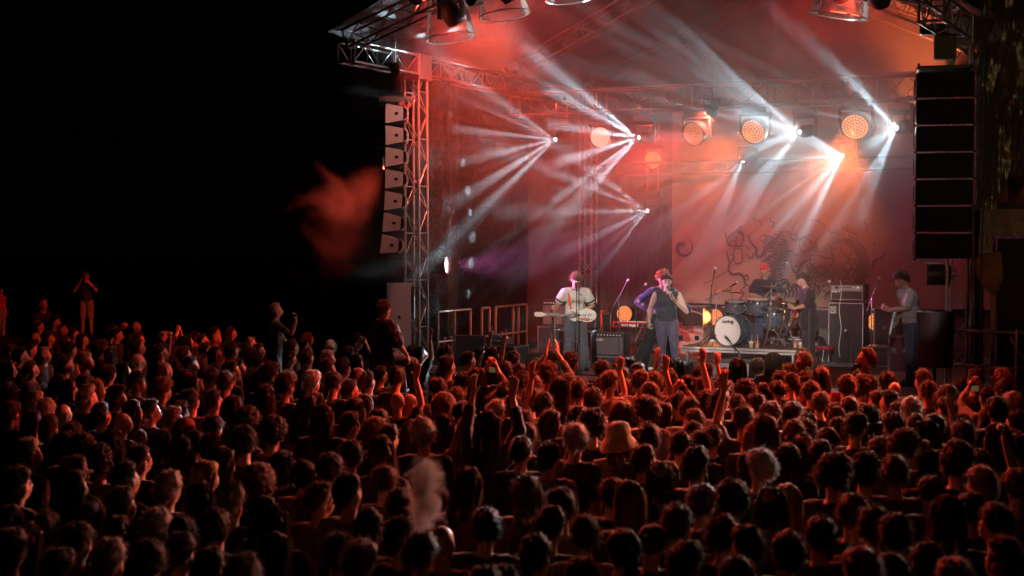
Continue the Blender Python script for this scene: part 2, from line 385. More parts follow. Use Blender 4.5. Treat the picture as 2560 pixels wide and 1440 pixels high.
sca = empty('scaffold_frame', S(9.75, -.55, -1.32), RZ, 'grey scaffold frame with a diagonal brace before the black crate', 'scaffold')
for x in (.55, 2.55): MB().tube((x, 0, 0), (x, 0, 2.36), .024).build('standard', STEEL, sca, smooth=True)
for z in (1.82, 2.32, 1.2): MB().tube((-.3, .03, z), (3.4, .03, z), .026).build('ledger', STEEL, sca, smooth=True)
MB().tube((.45, .05, 2.25), (1.15, .05, 1.2), .022).build('brace', STEEL, sca, smooth=True)
pipe('hanging_cable', S(9.80, -.62, -1.0), S(9.86, -.62, 6.4), 'thin black cable hanging down in front of the golden sheet', .012, 'cable', m_=CABLE)
pipe('vertical_pole', S(9.96, -.45, -1.32), S(9.96, -.45, 1.55), 'ochre vertical pole below the tan bundle', .035, 'pole', m_=mat('ochre_pole', (.25, .17, .07), .5))

m = MB(); m.grid(lambda a, b: S(9.58 + .16 * a, .1 + .05 * math.sin(a * 14 + b * 3) + .04 * noise.noise(Vector((a * 3, b * 9, 2))), -1.2 + 4.0 * b), 16, 30)
tag(m.build('brown_tarpaulin', tarp_mat('brown_sheet', (.09, .06, .035), .45, .7, 2.0, (1, 1, .3)), smooth=True), 'narrow brown sheet hanging down right beside the dark tower', 'tarpaulin')
m = MB(); m.box((0, 0, 0), (.16, .3, 2.6), bev=.01); o_ = m.build('grey_column', mat('grey_paint', (.2, .2, .21), .6), None, loc=S(9.80, 1.6, .3)); o_.rotation_euler = (0, 0, RZ); tag(o_, 'grey upright column seen in the gap beside the black crate', 'column')
wg = MB(); wg.grid(lambda a, b: S(9.4 + 2.2 * a, 3.2, -1 + 4.5 * b), 4, 4); tag(wg.build('side_stage_cloth', DRAPE), 'red lit cloth seen through the gap beside the black crate', 'drape')

# ------------------------------------------------------------------ lamps
def glow(name, col, s): return mat(name, (.02, .02, .02), .4, emit=col, estr=s)
COOL = (.58, .86, 1.0); ORG = (1, .30, .07); RED = (1, .040, .020)
def toloc(root, p): return (Matrix.Translation(root.location) @ root.rotation_euler.to_matrix().to_4x4()).inverted() @ Vector(p)
def beam_lamp(px, py, v, axis, label, n=24, fan=33, power=2600, col=COOL, skip=(), hang=True, lens=14, size=2.9, yoke=.25, truss_z=None, flood=0, jit=0, floodsize=60):
    head = SV(px, py, v)                       # the lens
    ax = (U * axis[0] + V * axis[1] + Vector((0, 0, axis[2]))).normalized()
    pivot = head - ax * .16
    root = empty('moving_head_lamp', pivot, RZ, label, 'stage lamp', 'moving head lamps throwing white rays')
    q = ax.to_track_quat('Z', 'Y'); Mq = Matrix.Rotation(-RZ, 4, 'Z') @ q.to_matrix().to_4x4()
    h = MB(); h.lathe([(0, -.17), (.09, -.17), (.115, -.13), (.12, .05), (.10, .13), (.085, .15), (.078, .15), (.075, .13)], 20, Mq); hd = h.build('head', BLK, root, smooth=True)
    l = MB(); l.lathe([(0, .152), (.02, .152), (.034, .150)], 20, Mq); h2 = MB(); h2.lathe([(.034, .150), (.072, .145)], 20, Mq); h2.build('lens_bezel', BLK, hd); l.build('lens', glow('lens_white', (.85, .93, 1), lens), hd)
    y = MB()
    for s in (-1, 1):
        y.box((s * .19, 0, .06), (.045, .09, .34), bev=.01)
    y.box((0, 0, .25), (.42, .13, .06), bev=.01); y.build('yoke', BLK, root)
    b = MB(); b.box((0, 0, .345), (.40, .30, .13), bev=.015); b.build('base', BLK, root)
    tz = (truss_z if truss_z is not None else .8)
    c = MB()
    for s in (-.12, .12): c.tube((s, 0, .41), (s, 0, .41 + tz), .018); c.box((s, 0, .41 + tz * .5), (.05, .06, .05))
    c.build('clamp', STEEL, root)
    Q = ax.to_track_quat('-Z', 'Y'); rj = random.Random(int(px))
    for i in range(n):                         # rays spread round a cone, as a prism throws them
        ph = 2 * math.pi * (i + .5 + rj.uniform(-.12, .12)) / n; t = R(fan + rj.uniform(-1.5, 1.5))
        d = Q @ Vector((math.sin(t) * math.cos(ph), math.sin(t) * math.sin(ph), -math.cos(t)))
        f = rj.uniform(.6, 1.2) * (.55 if d.z > .3 else 1)
        du, dv = d.dot(U), d.dot(V); hu, hv = (head - O).dot(U), (head - O).dot(V)
        tw = hu / -du if du < 0 else 99
        if tw < 99 and hv + dv * tw < .3: f *= .12 if tw < 2.5 else .8      # these leave the stage past the lit tower
        elif tw < 99 and hv + dv * tw < 2.3: f *= .22
        for k_ in range(1, 60):               # rays that would strike the side sheet close by are dimmed
            q_ = k_ * .1; uu, vv = hu + du * q_, hv + dv * q_; fl = max(0, min(1, (vv - 1.4) / 3.4)); fl = fl * fl * (3 - 2 * fl)
            if .2 < vv < 7.6 and uu < -.15 - 1.5 * fl: f *= .4; break
        spot_lamp(root, head + ax * .01, head + ax * .01 + d, power * BEAM * f, col, size * rj.uniform(.7, 1.5), 1, .01, 'beam')
    if flood: spot_lamp(root, head + ax * .03, head + ax, flood, (1, .86, .78), floodsize, 1, .04, 'flood')
    return root
def honey(M, r=1.0, rings=4):
    m = MB(); cells = [(0, 0, .5)]
    k = 1
    for ring in range(1, rings + 1):
        cnt = 6 * ring
        for i in range(cnt):
            a = 2 * math.pi * (i + .5 * (ring % 2)) / cnt; rr = r * ring / (rings + .45)
            cells.append((rr * math.cos(a), rr * math.sin(a), 1))
    hs = r / (rings + .45) * .5
    for x, y, _ in cells:
        vs = [m.bm.verts.new((x + hs * .74 * math.cos(math.pi / 3 * j), y + hs * .74 * math.sin(math.pi / 3 * j), 0)) for j in range(6)]
        m.bm.faces.new(vs)
    m._xf(list(m.bm.verts), M); return m
def wash_lamp(px, py, v, axis, label, rad=.2, power=900, col=ORG, size=42, hang=.45, gcol=(1, .42, .12), gs=3.2, floor=False, name='wash_lamp', blend=.6, on=True):
    ctr = SV(px, py, v); ax = (U * axis[0] + V * axis[1] + Vector((0, 0, axis[2]))).normalized()
    root = empty(name, ctr - ax * .12, RZ, label, 'stage lamp', 'round honeycomb wash lamps')
    Mq = Matrix.Rotation(-RZ, 4, 'Z') @ ax.to_track_quat('Z', 'Y').to_matrix().to_4x4()
    h = MB(); h.lathe([(0, -.2), (rad * .5, -.2), (rad * .85, -.12), (rad * 1.04, .02), (rad * 1.06, .12), (rad * .99, .125), (rad * .97, .10), (0, .10)], 28, Mq); hd = h.build('head', BLK, root, smooth=True)
    l_ = MB(); l_.lathe([(0, .103), (rad * .95, .103)], 28, Mq); l_.build('lens_plate', glow('plate_%.2f' % gcol[1], (gcol[0], gcol[1] * .55, gcol[2] * .5), gs * .22), hd)
    honey(Mq @ Matrix.Translation((0, 0, .108)), rad * .95).build('lens_cells', glow('cells_%.2f_%.2f' % (gcol[1], gs), gcol, gs), hd)
    y = MB()
    for s in (-1, 1): y.box((s * rad * 1.18, 0, .08), (.04, .08, .34), bev=.008)
    if floor: y.box((0, 0, -.23), (rad * 2.5, .3, .12), bev=.01); y.box((rad * 1.18, 0, -.08), (.04, .08, .2)); y.box((-rad * 1.18, 0, -.08), (.04, .08, .2))
    else: y.box((0, 0, .27), (rad * 2.5, .12, .06), bev=.01); y.box((0, 0, .36), (rad * 2, .26, .12), bev=.015)
    y.build('yoke', BLK, root)
    if not floor:
        c = MB()
        for s in (-.1, .1): c.tube((s, 0, .4), (s, 0, .4 + hang), .017)
        c.build('clamp', STEEL, root)
    if power: spot_lamp(root, ctr + ax * .02, ctr + ax, power, col, size, blend, rad * .8, 'wash')
    return root
BEAM = 6.8
LEFTF = (-.46, -.89, -.10)
AX = (-.86, -.62, -.02)
beam_lamp(1388, 349, 3.35, LEFTF, 'box bodied lamp throwing the leftmost fan of white rays', power=2500, truss_z=.28)
beam_lamp(1596, 344, 3.35, LEFTF, 'lamp throwing the second fan of white rays, right of a glowing honeycomb lamp', power=3300, truss_z=.28)
beam_lamp(1998, 330, 3.35, (-.41, -.91, -.14), 'lamp throwing white rays between the two biggest orange honeycomb lamps', n=25, fan=30, power=2200, lens=60, truss_z=.28, flood=280, floodsize=120)
beam_lamp(2240, 320, 3.35, (-.34, -.93, -.14), 'dazzling white lamp nearest the big black speaker array', n=25, fan=27, power=1900, lens=90, truss_z=.28, flood=300, floodsize=120)
beam_lamp(1618, 527, 7.0, LEFTF, 'lowest lamp of the hanging ones, throwing white rays above the singer', n=24, power=2900, truss_z=.9)
beam_lamp(1857, 402, 7.0, (-.40, -.88, -.32), 'small lamp throwing pale rays under an orange honeycomb lamp', n=24, power=2900, truss_z=.1)
beam_lamp(2105, 390, 6.6, (-.34, -.92, -.2), 'blinding white lamp just below the orange lamp with the strongest glow', n=25, fan=27, power=3400, lens=160, truss_z=.1, flood=560, floodsize=90)
wash_lamp(1500, 343, 3.4, (.18, -1, -.1), 'pale honeycomb lamp between the two left fans of rays', .20, 200, (1, .08, .05), 70, gcol=(1, .46, .34), gs=2.6)
wash_lamp(1733, 335, 3.4, (-.25, -1, -.35), 'orange honeycomb lamp above the singer, upper one of two', .22, 1500, (1, .05, .04), 52, gcol=(1, .21, .06), gs=1.5)
wash_lamp(1882, 330, 3.4, (-.15, -1, -.45), 'bright orange honeycomb lamp above the drummer', .235, 3000, (1, .15, .035), 42, gcol=(1, .27, .07), gs=1.8)
wash_lamp(2137, 318, 3.4, (.08, -1, -.55), 'brightest orange honeycomb lamp, above the bass amplifier', .245, 5600, (1, .17, .035), 38, gcol=(1, .29, .07), gs=2.0)
wash_lamp(1632, 400, 7.0, (.12, -1, -.1), 'small orange honeycomb lamp hanging below the second fan of rays', .19, 450, RED, 70, gcol=(1, .27, .08), gs=2.4)
wash_lamp(1560, 785, 6.2, (-.05, -1, .05), 'orange honeycomb lamp standing behind the red keyboard', .185, 60, ORG, 60, gcol=(1, .30, .09), gs=1.9, floor=True)
wash_lamp(1787, 793, 6.2, (-.05, -1, .05), 'orange honeycomb lamp standing left of the bass drum', .175, 60, ORG, 60, gcol=(1, .28, .08), gs=1.9, floor=True)
wash_lamp(2190, 805, 6.2, (-.15, -1, .05), 'orange honeycomb lamp half hidden right of the tall bass cabinet', .19, 120, ORG, 60, gcol=(1, .34, .08), gs=2.0, floor=True)
# flood on the left tower and the dark one on the right tower
def par(px, py, v, axis, label, on, rz_=0, rad=.15):
    ctr = SV(px, py, v); ax = (U * axis[0] + V * axis[1] + Vector((0, 0, axis[2]))).normalized()
    root = empty('par_can', ctr, RZ, label, 'stage lamp'); Mq = Matrix.Rotation(-RZ, 4, 'Z') @ ax.to_track_quat('Z', 'Y').to_matrix().to_4x4()
    h = MB(); h.lathe([(0, -.24), (rad * .75, -.24), (rad * .8, -.22), (rad * .98, -.05), (rad, .1), (rad * .94, .105), (rad * .9, .06), (0, .06)], 26, Mq)
    hd = h.build('housing', BLK, root, smooth=True)
    rr = MB()
    for k in range(5): rr.lathe([(rad * .86, -.2 + k * .045), (rad * (1.0 + .02), -.195 + k * .045), (rad * 1.02, -.18 + k * .045), (rad * .86, -.175 + k * .045)], 26, Mq)
    rr.build('cooling_fins', BLK, hd, smooth=True)
    l = MB(); l.lathe([(0, .075), (rad * .88, .07)], 24, Mq); l.build('lens', glow('pink_lens', (1, .55, .62), 30) if on else BLKR, hd)
    b = MB(); b.tube((0, .12 if on else 0, 0), (-.3 if on else .34, 0, .03), .018); b.tube((-.05, 0, -.17), (-.3 if on else .34, 0, -.03), .014); b.tube((-.05, 0, .17), (-.3 if on else .34, 0, .05), .014); b.build('bracket', STEEL, root)
    if on: spot_lamp(root, ctr + ax * .09, ctr + ax, 2400, (1, .22, .70), 40, .8, .1, 'flood')
    return root
par(1104, 664, .35, (1, .28, .03), 'glowing pinkish white flood lamp clamped to the lit left tower', True, rad=.155)
par(2335, 685, .0, (-1, -.2, 0), 'dark ribbed lamp clamped to the tower under the big black speaker array', False, rad=.17)
# ------------------------------------------------------------------ lamps on the front truss under clear rain covers
CLR = bpy.data.materials.new('clear_plastic'); CLR.use_nodes = True; _n = CLR.node_tree; _b = _n.nodes['Principled BSDF']
_b.inputs['Base Color'].default_value = (.9, .9, .9, 1); _b.inputs['Roughness'].default_value = .12; _b.inputs['Specular IOR Level'].default_value = 1
_t = _n.nodes.new('ShaderNodeBsdfTransparent'); _mx = _n.nodes.new('ShaderNodeMixShader'); _fr = _n.nodes.new('ShaderNodeFresnel'); _fr.inputs[0].default_value = 1.25
_ns = _n.nodes.new('ShaderNodeTexNoise'); _ns.inputs['Scale'].default_value = 5; _ns.inputs['Detail'].default_value = 4; _bp = _n.nodes.new('ShaderNodeBump'); _bp.inputs['Strength'].default_value = .6; _bp.inputs['Distance'].default_value = .05
_tc = _n.nodes.new('ShaderNodeTexCoord'); _n.links.new(_tc.outputs['Object'], _ns.inputs['Vector']); _n.links.new(_ns.outputs['Fac'], _bp.inputs['Height']); _n.links.new(_bp.outputs[0], _b.inputs['Normal']); _n.links.new(_bp.outputs[0], _fr.inputs['Normal'])
_ad = _n.nodes.new('ShaderNodeMath'); _ad.operation = 'MULTIPLY_ADD'; _ad.inputs[1].default_value = 1.0; _ad.inputs[2].default_value = .07; _ad.use_clamp = True
_n.links.new(_fr.outputs[0], _ad.inputs[0]); _n.links.new(_ad.outputs[0], _mx.inputs[0]); _n.links.new(_t.outputs[0], _mx.inputs[1]); _n.links.new(_b.outputs[0], _mx.inputs[2]); _n.links.new(_mx.outputs[0], _n.nodes['Material Output'].inputs['Surface'])
RIM = mat('clear_rim', (.75, .72, .7), .25, spec=1)
def domed(px, py, v, tilt, aim, label, rad=.40, power=900, col=(1, .9, .85), size=26, bell=True, h=.98, red=False):
    ctr = SV(px, py, v)                        # middle of the bell mouth
    root = empty('covered_lamp' if bell else 'bare_lamp', ctr, RZ, label, 'stage lamp', 'lamps hanging from the front rafters')
    T = Matrix.Rotation(R(tilt), 4, 'Y')
    if bell:
        m = MB(); prof = []
        for k in range(13):
            t = k / 12; z = h * t; r = rad * (1 - .42 * t) if t < .8 else rad * .664 * math.cos((t - .8) / .2 * 1.2)
            prof.append((max(.05, r), z))
        m.lathe(prof, 48, T)
        for v_ in m.bm.verts:
            n_ = noise.noise(v_.co * 6) * .03 + noise.noise(v_.co * 15) * .012; v_.co.x += n_; v_.co.y -= n_
        m.build('rain_cover', CLR, root, smooth=True)
        rm = MB(); pts = [T @ Vector((rad * math.cos(2 * math.pi * i / 40), rad * math.sin(2 * math.pi * i / 40), 0)) for i in range(41)]
        rm.path(pts, .011, 8); rm.build('rim', RIM, root, smooth=True)
    z0 = .40 if bell else .1
    p = Vector((0, 0, z0)); aimw = Vector(aim); d = (aimw - (ctr + Vector((0, 0, z0)))).normalized(); Mq = Matrix.Translation(p) @ Matrix.Rotation(-RZ, 4, 'Z') @ d.to_track_quat('Z', 'Y').to_matrix().to_4x4()
    hd = MB(); hd.lathe([(0, -.2), (.1, -.2), (.14, -.12), (.15, .1), (.12, .2), (.1, .21), (.09, .17), (0, .17)], 20, Mq); hd = hd.build('head', BLK, root, smooth=True)
    l = MB(); l.lathe([(0, .19), (.09, .18)], 16, Mq); l.build('lens', glow('front_lens', (1, .93, .88), 9) if power else BLKR, hd)
    y = MB()
    for s in (-1, 1): y.box((s * .2, 0, z0 + .08), (.05, .1, .36), bev=.01)
    y.box((0, 0, z0 + .29), (.46, .16, .08), bev=.01); y.box((0, 0, z0 + .4), (.4, .3, .14), bev=.01); y.build('yoke', BLK, root)
    MB().tube((0, 0, z0 + .45), (0, 0, (h if bell else .6) + .35), .02).build('hook', STEEL, root)
    if power:
        sp = ctr + Vector((0, 0, z0)) + d * .21
        spot_lamp(root, sp, aim, power * KEY, col, size, .75, .06, 'key')
    return root
KEY = .16
domed(1127, 95, -2.0, -8, S(2.6, .9, 1.0), 'clear rain cover over a lamp just right of the lit tower', power=1500, size=14)
domed(1262, 38, -2.0, -8, S(4.9, .9, 1.2), 'second clear rain cover from the lit tower', power=1700, size=20)
domed(1428, -4, -2.0, -6, S(5.6, 4.2, 1.2), 'clear rain cover cut by the top of the picture above the left rays', power=1800, size=22)
domed(1700, -60, -2.0, 4, S(3.5, 3.0, 1.0), 'rain covered lamp high over the middle of the stage', power=1800, size=24)
domed(1890, -16, -2.0, 6, S(7.3, 5, .8), 'clear rain cover whose rim just shows above the drummer', power=1500, size=24)
domed(2097, 40, -2.0, 10, S(8.8, 1.6, 1.0), 'clear tilted rain cover above the brightest orange lamp', power=900, size=22)
domed(2200, 0, -2.0, 0, S(8, 3, 1), 'dark bare lamp hanging beside the tilted rain cover', power=0, bell=False)
# red floods added to the rig to redden the smoke, sheets and heads below
def red_flood(p, aim, power, size, label, col=RED, rad=.12, blend=.7):
    root = empty('led_flood', p, RZ, label, 'stage lamp', 'red flood lamps of the rig'); d = (Vector(aim) - p).normalized()
    Mq = Matrix.Rotation(-RZ, 4, 'Z') @ d.to_track_quat('Z', 'Y').to_matrix().to_4x4()
    b = MB(); b.lathe([(0, -.18), (.1, -.18), (.13, 0), (.13, .04), (.12, .04), (.11, .02), (0, .02)], 20, Mq); hd = b.build('housing', BLK, root, smooth=True)
    l = MB(); l.lathe([(0, .03), (.11, .025)], 18, Mq); l.build('lens', glow('red_lens', (1, .12, .05), 8), hd)
    y = MB(); y.box((.15, 0, .08), (.02, .05, .22)); y.box((-.15, 0, .08), (.02, .05, .22)); y.box((0, 0, .19), (.32, .06, .02)); y.tube((0, 0, .19), (0, 0, .42), .015); y.build('bracket', BLK, root)
    spot_lamp(root, p + d * .05, aim, power, col, size, blend, rad, 'flood'); return root

RZT = zt
red_flood(S(1.3, -2.1, 6.2), S(.5, 6, 2.2), 3400, 75, 'red flood on the front rafter aimed at the side sheet')
red_flood(S(2.4, -1.9, 6.35), S(-.2, 3.4, 2.6), 3500, 60, 'second red flood on the front rafter aimed at the side sheet', (1, .10, .04))
red_flood(S(4.4, 3.2, 4.7), S(1.6, 6.5, 2.4), 2400, 80, 'red flood under the cross truss aimed at the rear corner', (1, .12, .06))
red_flood(S(-.35, -.3, 3.6), S(-3.2, -.6, 2.4), 1300, 100, 'red flood on the outer side of the lit tower', (1, .08, .04))  # added to redden the smoke drifting left of the tower
red_flood(S(7.9, -1.9, 6.2), S(6.5, 7, 4.8), 1100, 85, 'red flood on the front rafter aimed up at the back cloth')
red_flood(S(2.4, -2.1, 6.1), S(2.6, 4.5, 8.0), 1900, 80, 'red flood on the front rafter washing the left half of the roof')
red_flood(S(7.0, -2.1, 6.1), S(6.6, 4.8, 8.0), 2000, 80, 'red flood on the front rafter washing the right half of the roof')
red_flood(S(7.3, 6.6, 4.6), S(7.3, 7.4, 8), 3000, 80, 'orange flood behind the cross truss, shining up the back cloth', (1, .2, .06))
# floods added above the frame, shining out over the heads of the crowd
red_flood(S(3.2, -2.2, 6.7), S(-2.6, -5.6, .3), 2600, 56, 'red flood on the front rafter shining out over the left crowd', (1, .09, .04))
red_flood(S(6.4, -2.2, 6.6), S(5.4, -5.2, .2), 5600, 66, 'red flood on the front rafter shining out over the right crowd', (1, .09, .04))
red_flood(S(8.6, -2.3, 6.1), S(7.5, -5.5, 0), 1500, 90, 'red flood at the end of the outreaching truss by the black speakers', (1, .07, .03))
red_flood(S(1.9, -1.6, 6.2), S(.3, -1, 3.3), 330, 50, 'coral flood over the coral sided speaker array', (1, .34, .26))  # added to brighten the pale side panels of the array

# warm work light of the mixing desk, behind and to the right of the camera: it gilds the black sheet
t = empty('work_lamp', V3_(16, 1.5, 4.6), 0, 'small work lamp on its mast outside the picture', 'lamp') if False else None
_w = empty('work_lamp', Vector((7.5, -1.5, 5.2)), 0, 'warm work lamp on a mast facing the shiny black sheet', 'lamp')
MB().tube((0, 0, -5.2), (0, 0, -.1), .03).build('mast', STEEL, _w); MB().box((0, 0, 0), (.3, .12, .2), bev=.01).build('housing', BLK, _w); MB().box((0, .065, 0), (.24, .01, .14)).build('lens', glow('warm_lens', (1, .75, .4), 6), _w)
spot_lamp(_w, Vector((7.5, -1.4, 5.2)), S(11.3, 0, 4.2), 900, (1, .66, .28), 20, .5, .15, 'flood')

spot_lamp(_w, Vector((7.5, -1.35, 5.25)), Vector((0, 14, 1.5)), 7, (1, .72, .38), 70, .6, .15, 'spill')
def follow(p, aims, label):  # unseen front spots, added to light the performers without shafts in the haze
    root = empty('added_front_spot', p, 0, label, 'lamp', 'profile spots at the mixing desk'); b = MB()
    for k, (aim, pw, sz, col) in enumerate(aims):
        d = (aim - p).normalized(); b.tube(d * -.35 + V * .0, d * .25, .09, .07, n=16); spot_lamp(root, p + d * .27, aim, pw, col, sz, .6, .05, 'spot')
    b.build('barrel', BLK, root, smooth=True); MB().tube((0, 0, 0), (0, 0, -p.z), .03).build('mast', STEEL, root)
follow(Vector((-3.2, -2.0, 6.4)), [(FL(1438, 1.0, 1.0), 16000, 4.6, (1, .90, .84)), (FL(1660, .9, 1.05), 13000, 4.8, (1, .88, .84)), (FL(1560, 2.6, .6), 1200, 6, (1, .9, .85))], 'profile spots on a mast left of the camera')
follow(Vector((-.6, -3.0, 6.9)), [(FL(1880, 4.2, .8), 17000, 7.0, (1, .86, .76)), (FL(2030, 3.6, .9), 8500, 5.0, (1, .88, .80)), (FL(2255, 1.2, 1.0), 4000, 3.2, (1, .80, .80))], 'profile spots on a mast close behind the camera')

def audience(p, aim, pw, sz, col, label):  # unseen lamp added past the edge, to rim the nearest heads
    root = empty('added_rim_lamp', p, RZ, label, 'stage lamp'); b = MB(); b.box((0, 0, 0), (.5, .2, .3), bev=.01); b.build('housing', BLK, root); l = MB(); l.box((-.12, -.105, 0), (.2, .01, .2)); l.box((.12, -.105, 0), (.2, .01, .2)); l.build('lens', glow('added_rim_lens', (1, .8, .6), 5), root)
    MB().tube((0, 0, .15), (0, 0, .9), .02).build('hook', STEEL, root); spot_lamp(root, p - V * .15, aim, pw, col, sz, .8, .1, 'flood')
audience(S(10.75, -.7, 3.1), Vector((-1.2, 10.0, 1.4)), 2900, 44, (1, .70, .50), 'pale audience lamp beyond the right edge of the picture')
red_flood(S(10.8, -.6, 2.6), Vector((-2.5, 14.0, 1.7)), 7500, 56, 'red flood beyond the right edge of the picture', (1, .07, .035))  # unseen, added to give the heads on the left red rims
red_flood(S(.7, -2.75, 6.3), Vector((4.6, 13.0, 1.6)), 8500, 62, 'red flood over the outreaching truss above the coral sided array', (1, .07, .035))  # unseen, added above the frame for red rims across the crowd

# ------------------------------------------------------------------ hanging speakers
CORAL = mat('speaker_side_panel', (.55, .52, .52), .45, bump=.1, bscale=40, var=.05)
def array_box(loc, rz, tilt, wd, ht, dp, label, side, group, z_off=0):
    root = empty('array_speaker', loc, 0, label, 'speaker', group); root.rotation_euler = (R(tilt), 0, rz)
    # local: front toward -y, hinge at the top front edge
    hb = ht * .62
    M0 = [(0, -ht * .02), (0, -ht * .97), (dp * .82, -ht * .82), (dp, -ht * .68), (dp, -ht * .28), (dp * .82, -ht * .15)]
    m = MB(); vsA = [m.bm.verts.new((-wd / 2, y, z)) for y, z in M0]; vsB = [m.bm.verts.new((wd / 2, y, z)) for y, z in M0]
    m.bm.faces.new(vsA); m.bm.faces.new(vsB[::-1]); n = len(M0)
    for i in range(n): m.bm.faces.new((vsA[i], vsB[i], vsB[(i + 1) % n], vsA[(i + 1) % n]))
    bmesh.ops.bevel(m.bm, geom=list(m.bm.edges), offset=.006, segments=1, affect='EDGES')
    m.build('cabinet', BLK, root)
    g_ = MB(); g_.box((0, -.008, -ht * .5), (wd * .97, .012, ht * .9)); g_.build('grille', mat('steel_grille', (.01, .01, .01), .55, .5, bump=.6, bscale=400), root)
    for s in (-1, 1):
        p = MB(); vs = [p.bm.verts.new((s * (wd / 2 + .004), y, z)) for y, z in [(.004, -ht * .05), (.004, -ht * .95), (dp * .80, -ht * .80), (dp * .84, -ht * .74), (dp * .84, -ht * .24), (dp * .80, -ht * .17)]]
        p.bm.faces.new(vs if s > 0 else vs[::-1])
        ex = bmesh.ops.extrude_face_region(p.bm, geom=list(p.bm.faces)); bmesh.ops.translate(p.bm, vec=(s * .006, 0, 0), verts=[e for e in ex['geom'] if isinstance(e, bmesh.types.BMVert)])
        sp = p.build('side_panel', CORAL if side else BLK, root)
        if side:
            q = MB(); x = s * (wd / 2 + .012)
            for a in (45,): q.box((x, dp * .52, -ht * .5), (.006, .05, .05)); q.box((x, dp * .52, -ht * .5), (.0065, .062, .034))
            q.build('badge', BLKR, sp)
        hd = MB(); hd.path([Vector((s * (wd / 2 + .012), dp * .86 + .075 * math.sin(math.pi * k / 8), -ht * .5 + .11 * math.cos(math.pi * k / 8))) for k in range(9)], .011, 8); hd.build('handle', CORAL if side else BLK, root, smooth=True)
        pn = MB(); pn.tube((s * (wd / 2 - .01), .012, -ht * .985), (s * (wd / 2 + .03), .012, -ht * .985), .017, n=12); pn.build('rigging_pin', CHR if side else BLK, root, smooth=True)
    return root
ordw = ['topmost', 'second', 'third', 'fourth', 'fifth', 'sixth', 'lowest']
def hang(px, v, py_top, pitch_px, rz, side, wd, dp, tilts, lab, grp):
    p = SV(px, py_top, v); ppm = F / p.y; ht = pitch_px / ppm; a = 0
    fr = empty('flying_frame', p, rz, 'rigging frame on top of the %s' % lab, 'rigging frame')
    b = MB()
    for s in (-1, 1): b.box((s * (wd / 2 - .02), dp * .45, .06), (.03, dp * 1.5, .09), bev=.004)
    for y in (.0, dp * .5, dp): b.box((0, y, .06), (wd, .04, .05), bev=.004)
    b.build('beam', STEEL if side else BLK, fr)
    c = MB(); c.box((0, dp * .45, .36), (.3, .24, .34), bev=.02); c.box((-.18 if not side else .12, dp * .45, .62), (.34, .16, .15), bev=.03); c.build('chain_hoist', BLK, fr)
    c = MB(); c.tube((0, dp * .45, .5), (0, dp * .45, 1.15 if side else 1.6), .02); c.tube((.03, dp * .45, .5), (.03, dp * .45, 1.0), .008); c.build('chain', STEEL, fr)
    loc = Vector(p)
    for i, t in enumerate(tilts):
        array_box(loc, rz, t, wd, ht, dp, '%s speaker of the %s' % (ordw[i], lab), side, grp)
        dn = (Matrix.Rotation(rz, 3, 'Z') @ Matrix.Rotation(R(t), 3, 'X')) @ Vector((0, 0, -1)); loc = loc + dn * ht
    return loc
hang(964, -1.0, 262, 53.3, RZ - R(58), True, .80, .36, [0, 0, -.5, -1.5, -3, -4.5, -7], 'coral sided array hanging by the lit tower', 'speakers of the coral sided array')
hang(2364, -1.0, 178, 67, RZ + R(14), False, .78, .46, [0, 0, -.5, -1, -2, -3, -4.5], 'big black array hanging on the right', 'speakers of the big black array')
# speaker on a pole below it, and the leaning one at the foot of the left tower
def curved_speaker(name, px0, px1, py0, py1, v, label):
    a, b = SV((px0 + px1) / 2, py1, v), SV((px0 + px1) / 2, py0, v); w_ = (px1 - px0) * a.y / F; h = (b - a).z
    root = empty(name, a, RZ + R(10), label, 'speaker')
    m = MB(); pts = [(-w_ / 2, .12), (-w_ / 2 + .02, -.02)] + [(-w_ / 2 + w_ * k / 8, -.05 - .05 * math.sin(math.pi * k / 8)) for k in range(1, 8)] + [(w_ / 2 - .02, -.02), (w_ / 2, .12), (w_ / 4, .42), (-w_ / 4, .42)]
    A = [m.bm.verts.new((x, y, 0)) for x, y in pts]; B = [m.bm.verts.new((x, y, h)) for x, y in pts]; m.bm.faces.new(A); m.bm.faces.new(B[::-1]); n = len(pts)
    for i in range(n): m.bm.faces.new((A[i], A[(i + 1) % n], B[(i + 1) % n], B[i]))
    m.build('cabinet', BLK, root)
    t = MB(); t.box((0, .1, h + .004), (w_ * .7, .2, .008)); t.build('top_plate', BLKR, root)
    g = MB(); g.tube((0, .15, 0), (0, .15, -(a.z)), .028); 
    for k in range(3): g.tube((0, .15, -a.z + .55), (.42 * math.cos(2.1 * k), .15 + .42 * math.sin(2.1 * k), -a.z + .02), .014)
    g.build('stand', BLK, root, smooth=True); return root
curved_speaker('pole_speaker', 2290, 2380, 780, 918, -.9, 'black curved speaker on a pole below the big black array')
sp_ = sbox('column_speaker', 0, .42, 0, .42, 0, 1, CORAL); sp_.location = SV(997, 800, -.6) + Vector((0, 0, -.35)); sp_.scale = (.38, 1, 2.0); sp_.rotation_euler = (0, R(-1.5), RZ - R(52)); tag(sp_, 'tall coral lit loudspeaker behind the person on shoulders', 'speaker')
q = MB(); q.box((.214, .0, .2), (.004, .05, .028)); q.box((.214, -.02, -.18), (.004, .03, .03)); q = q.build('badge', BLKR, sp_)

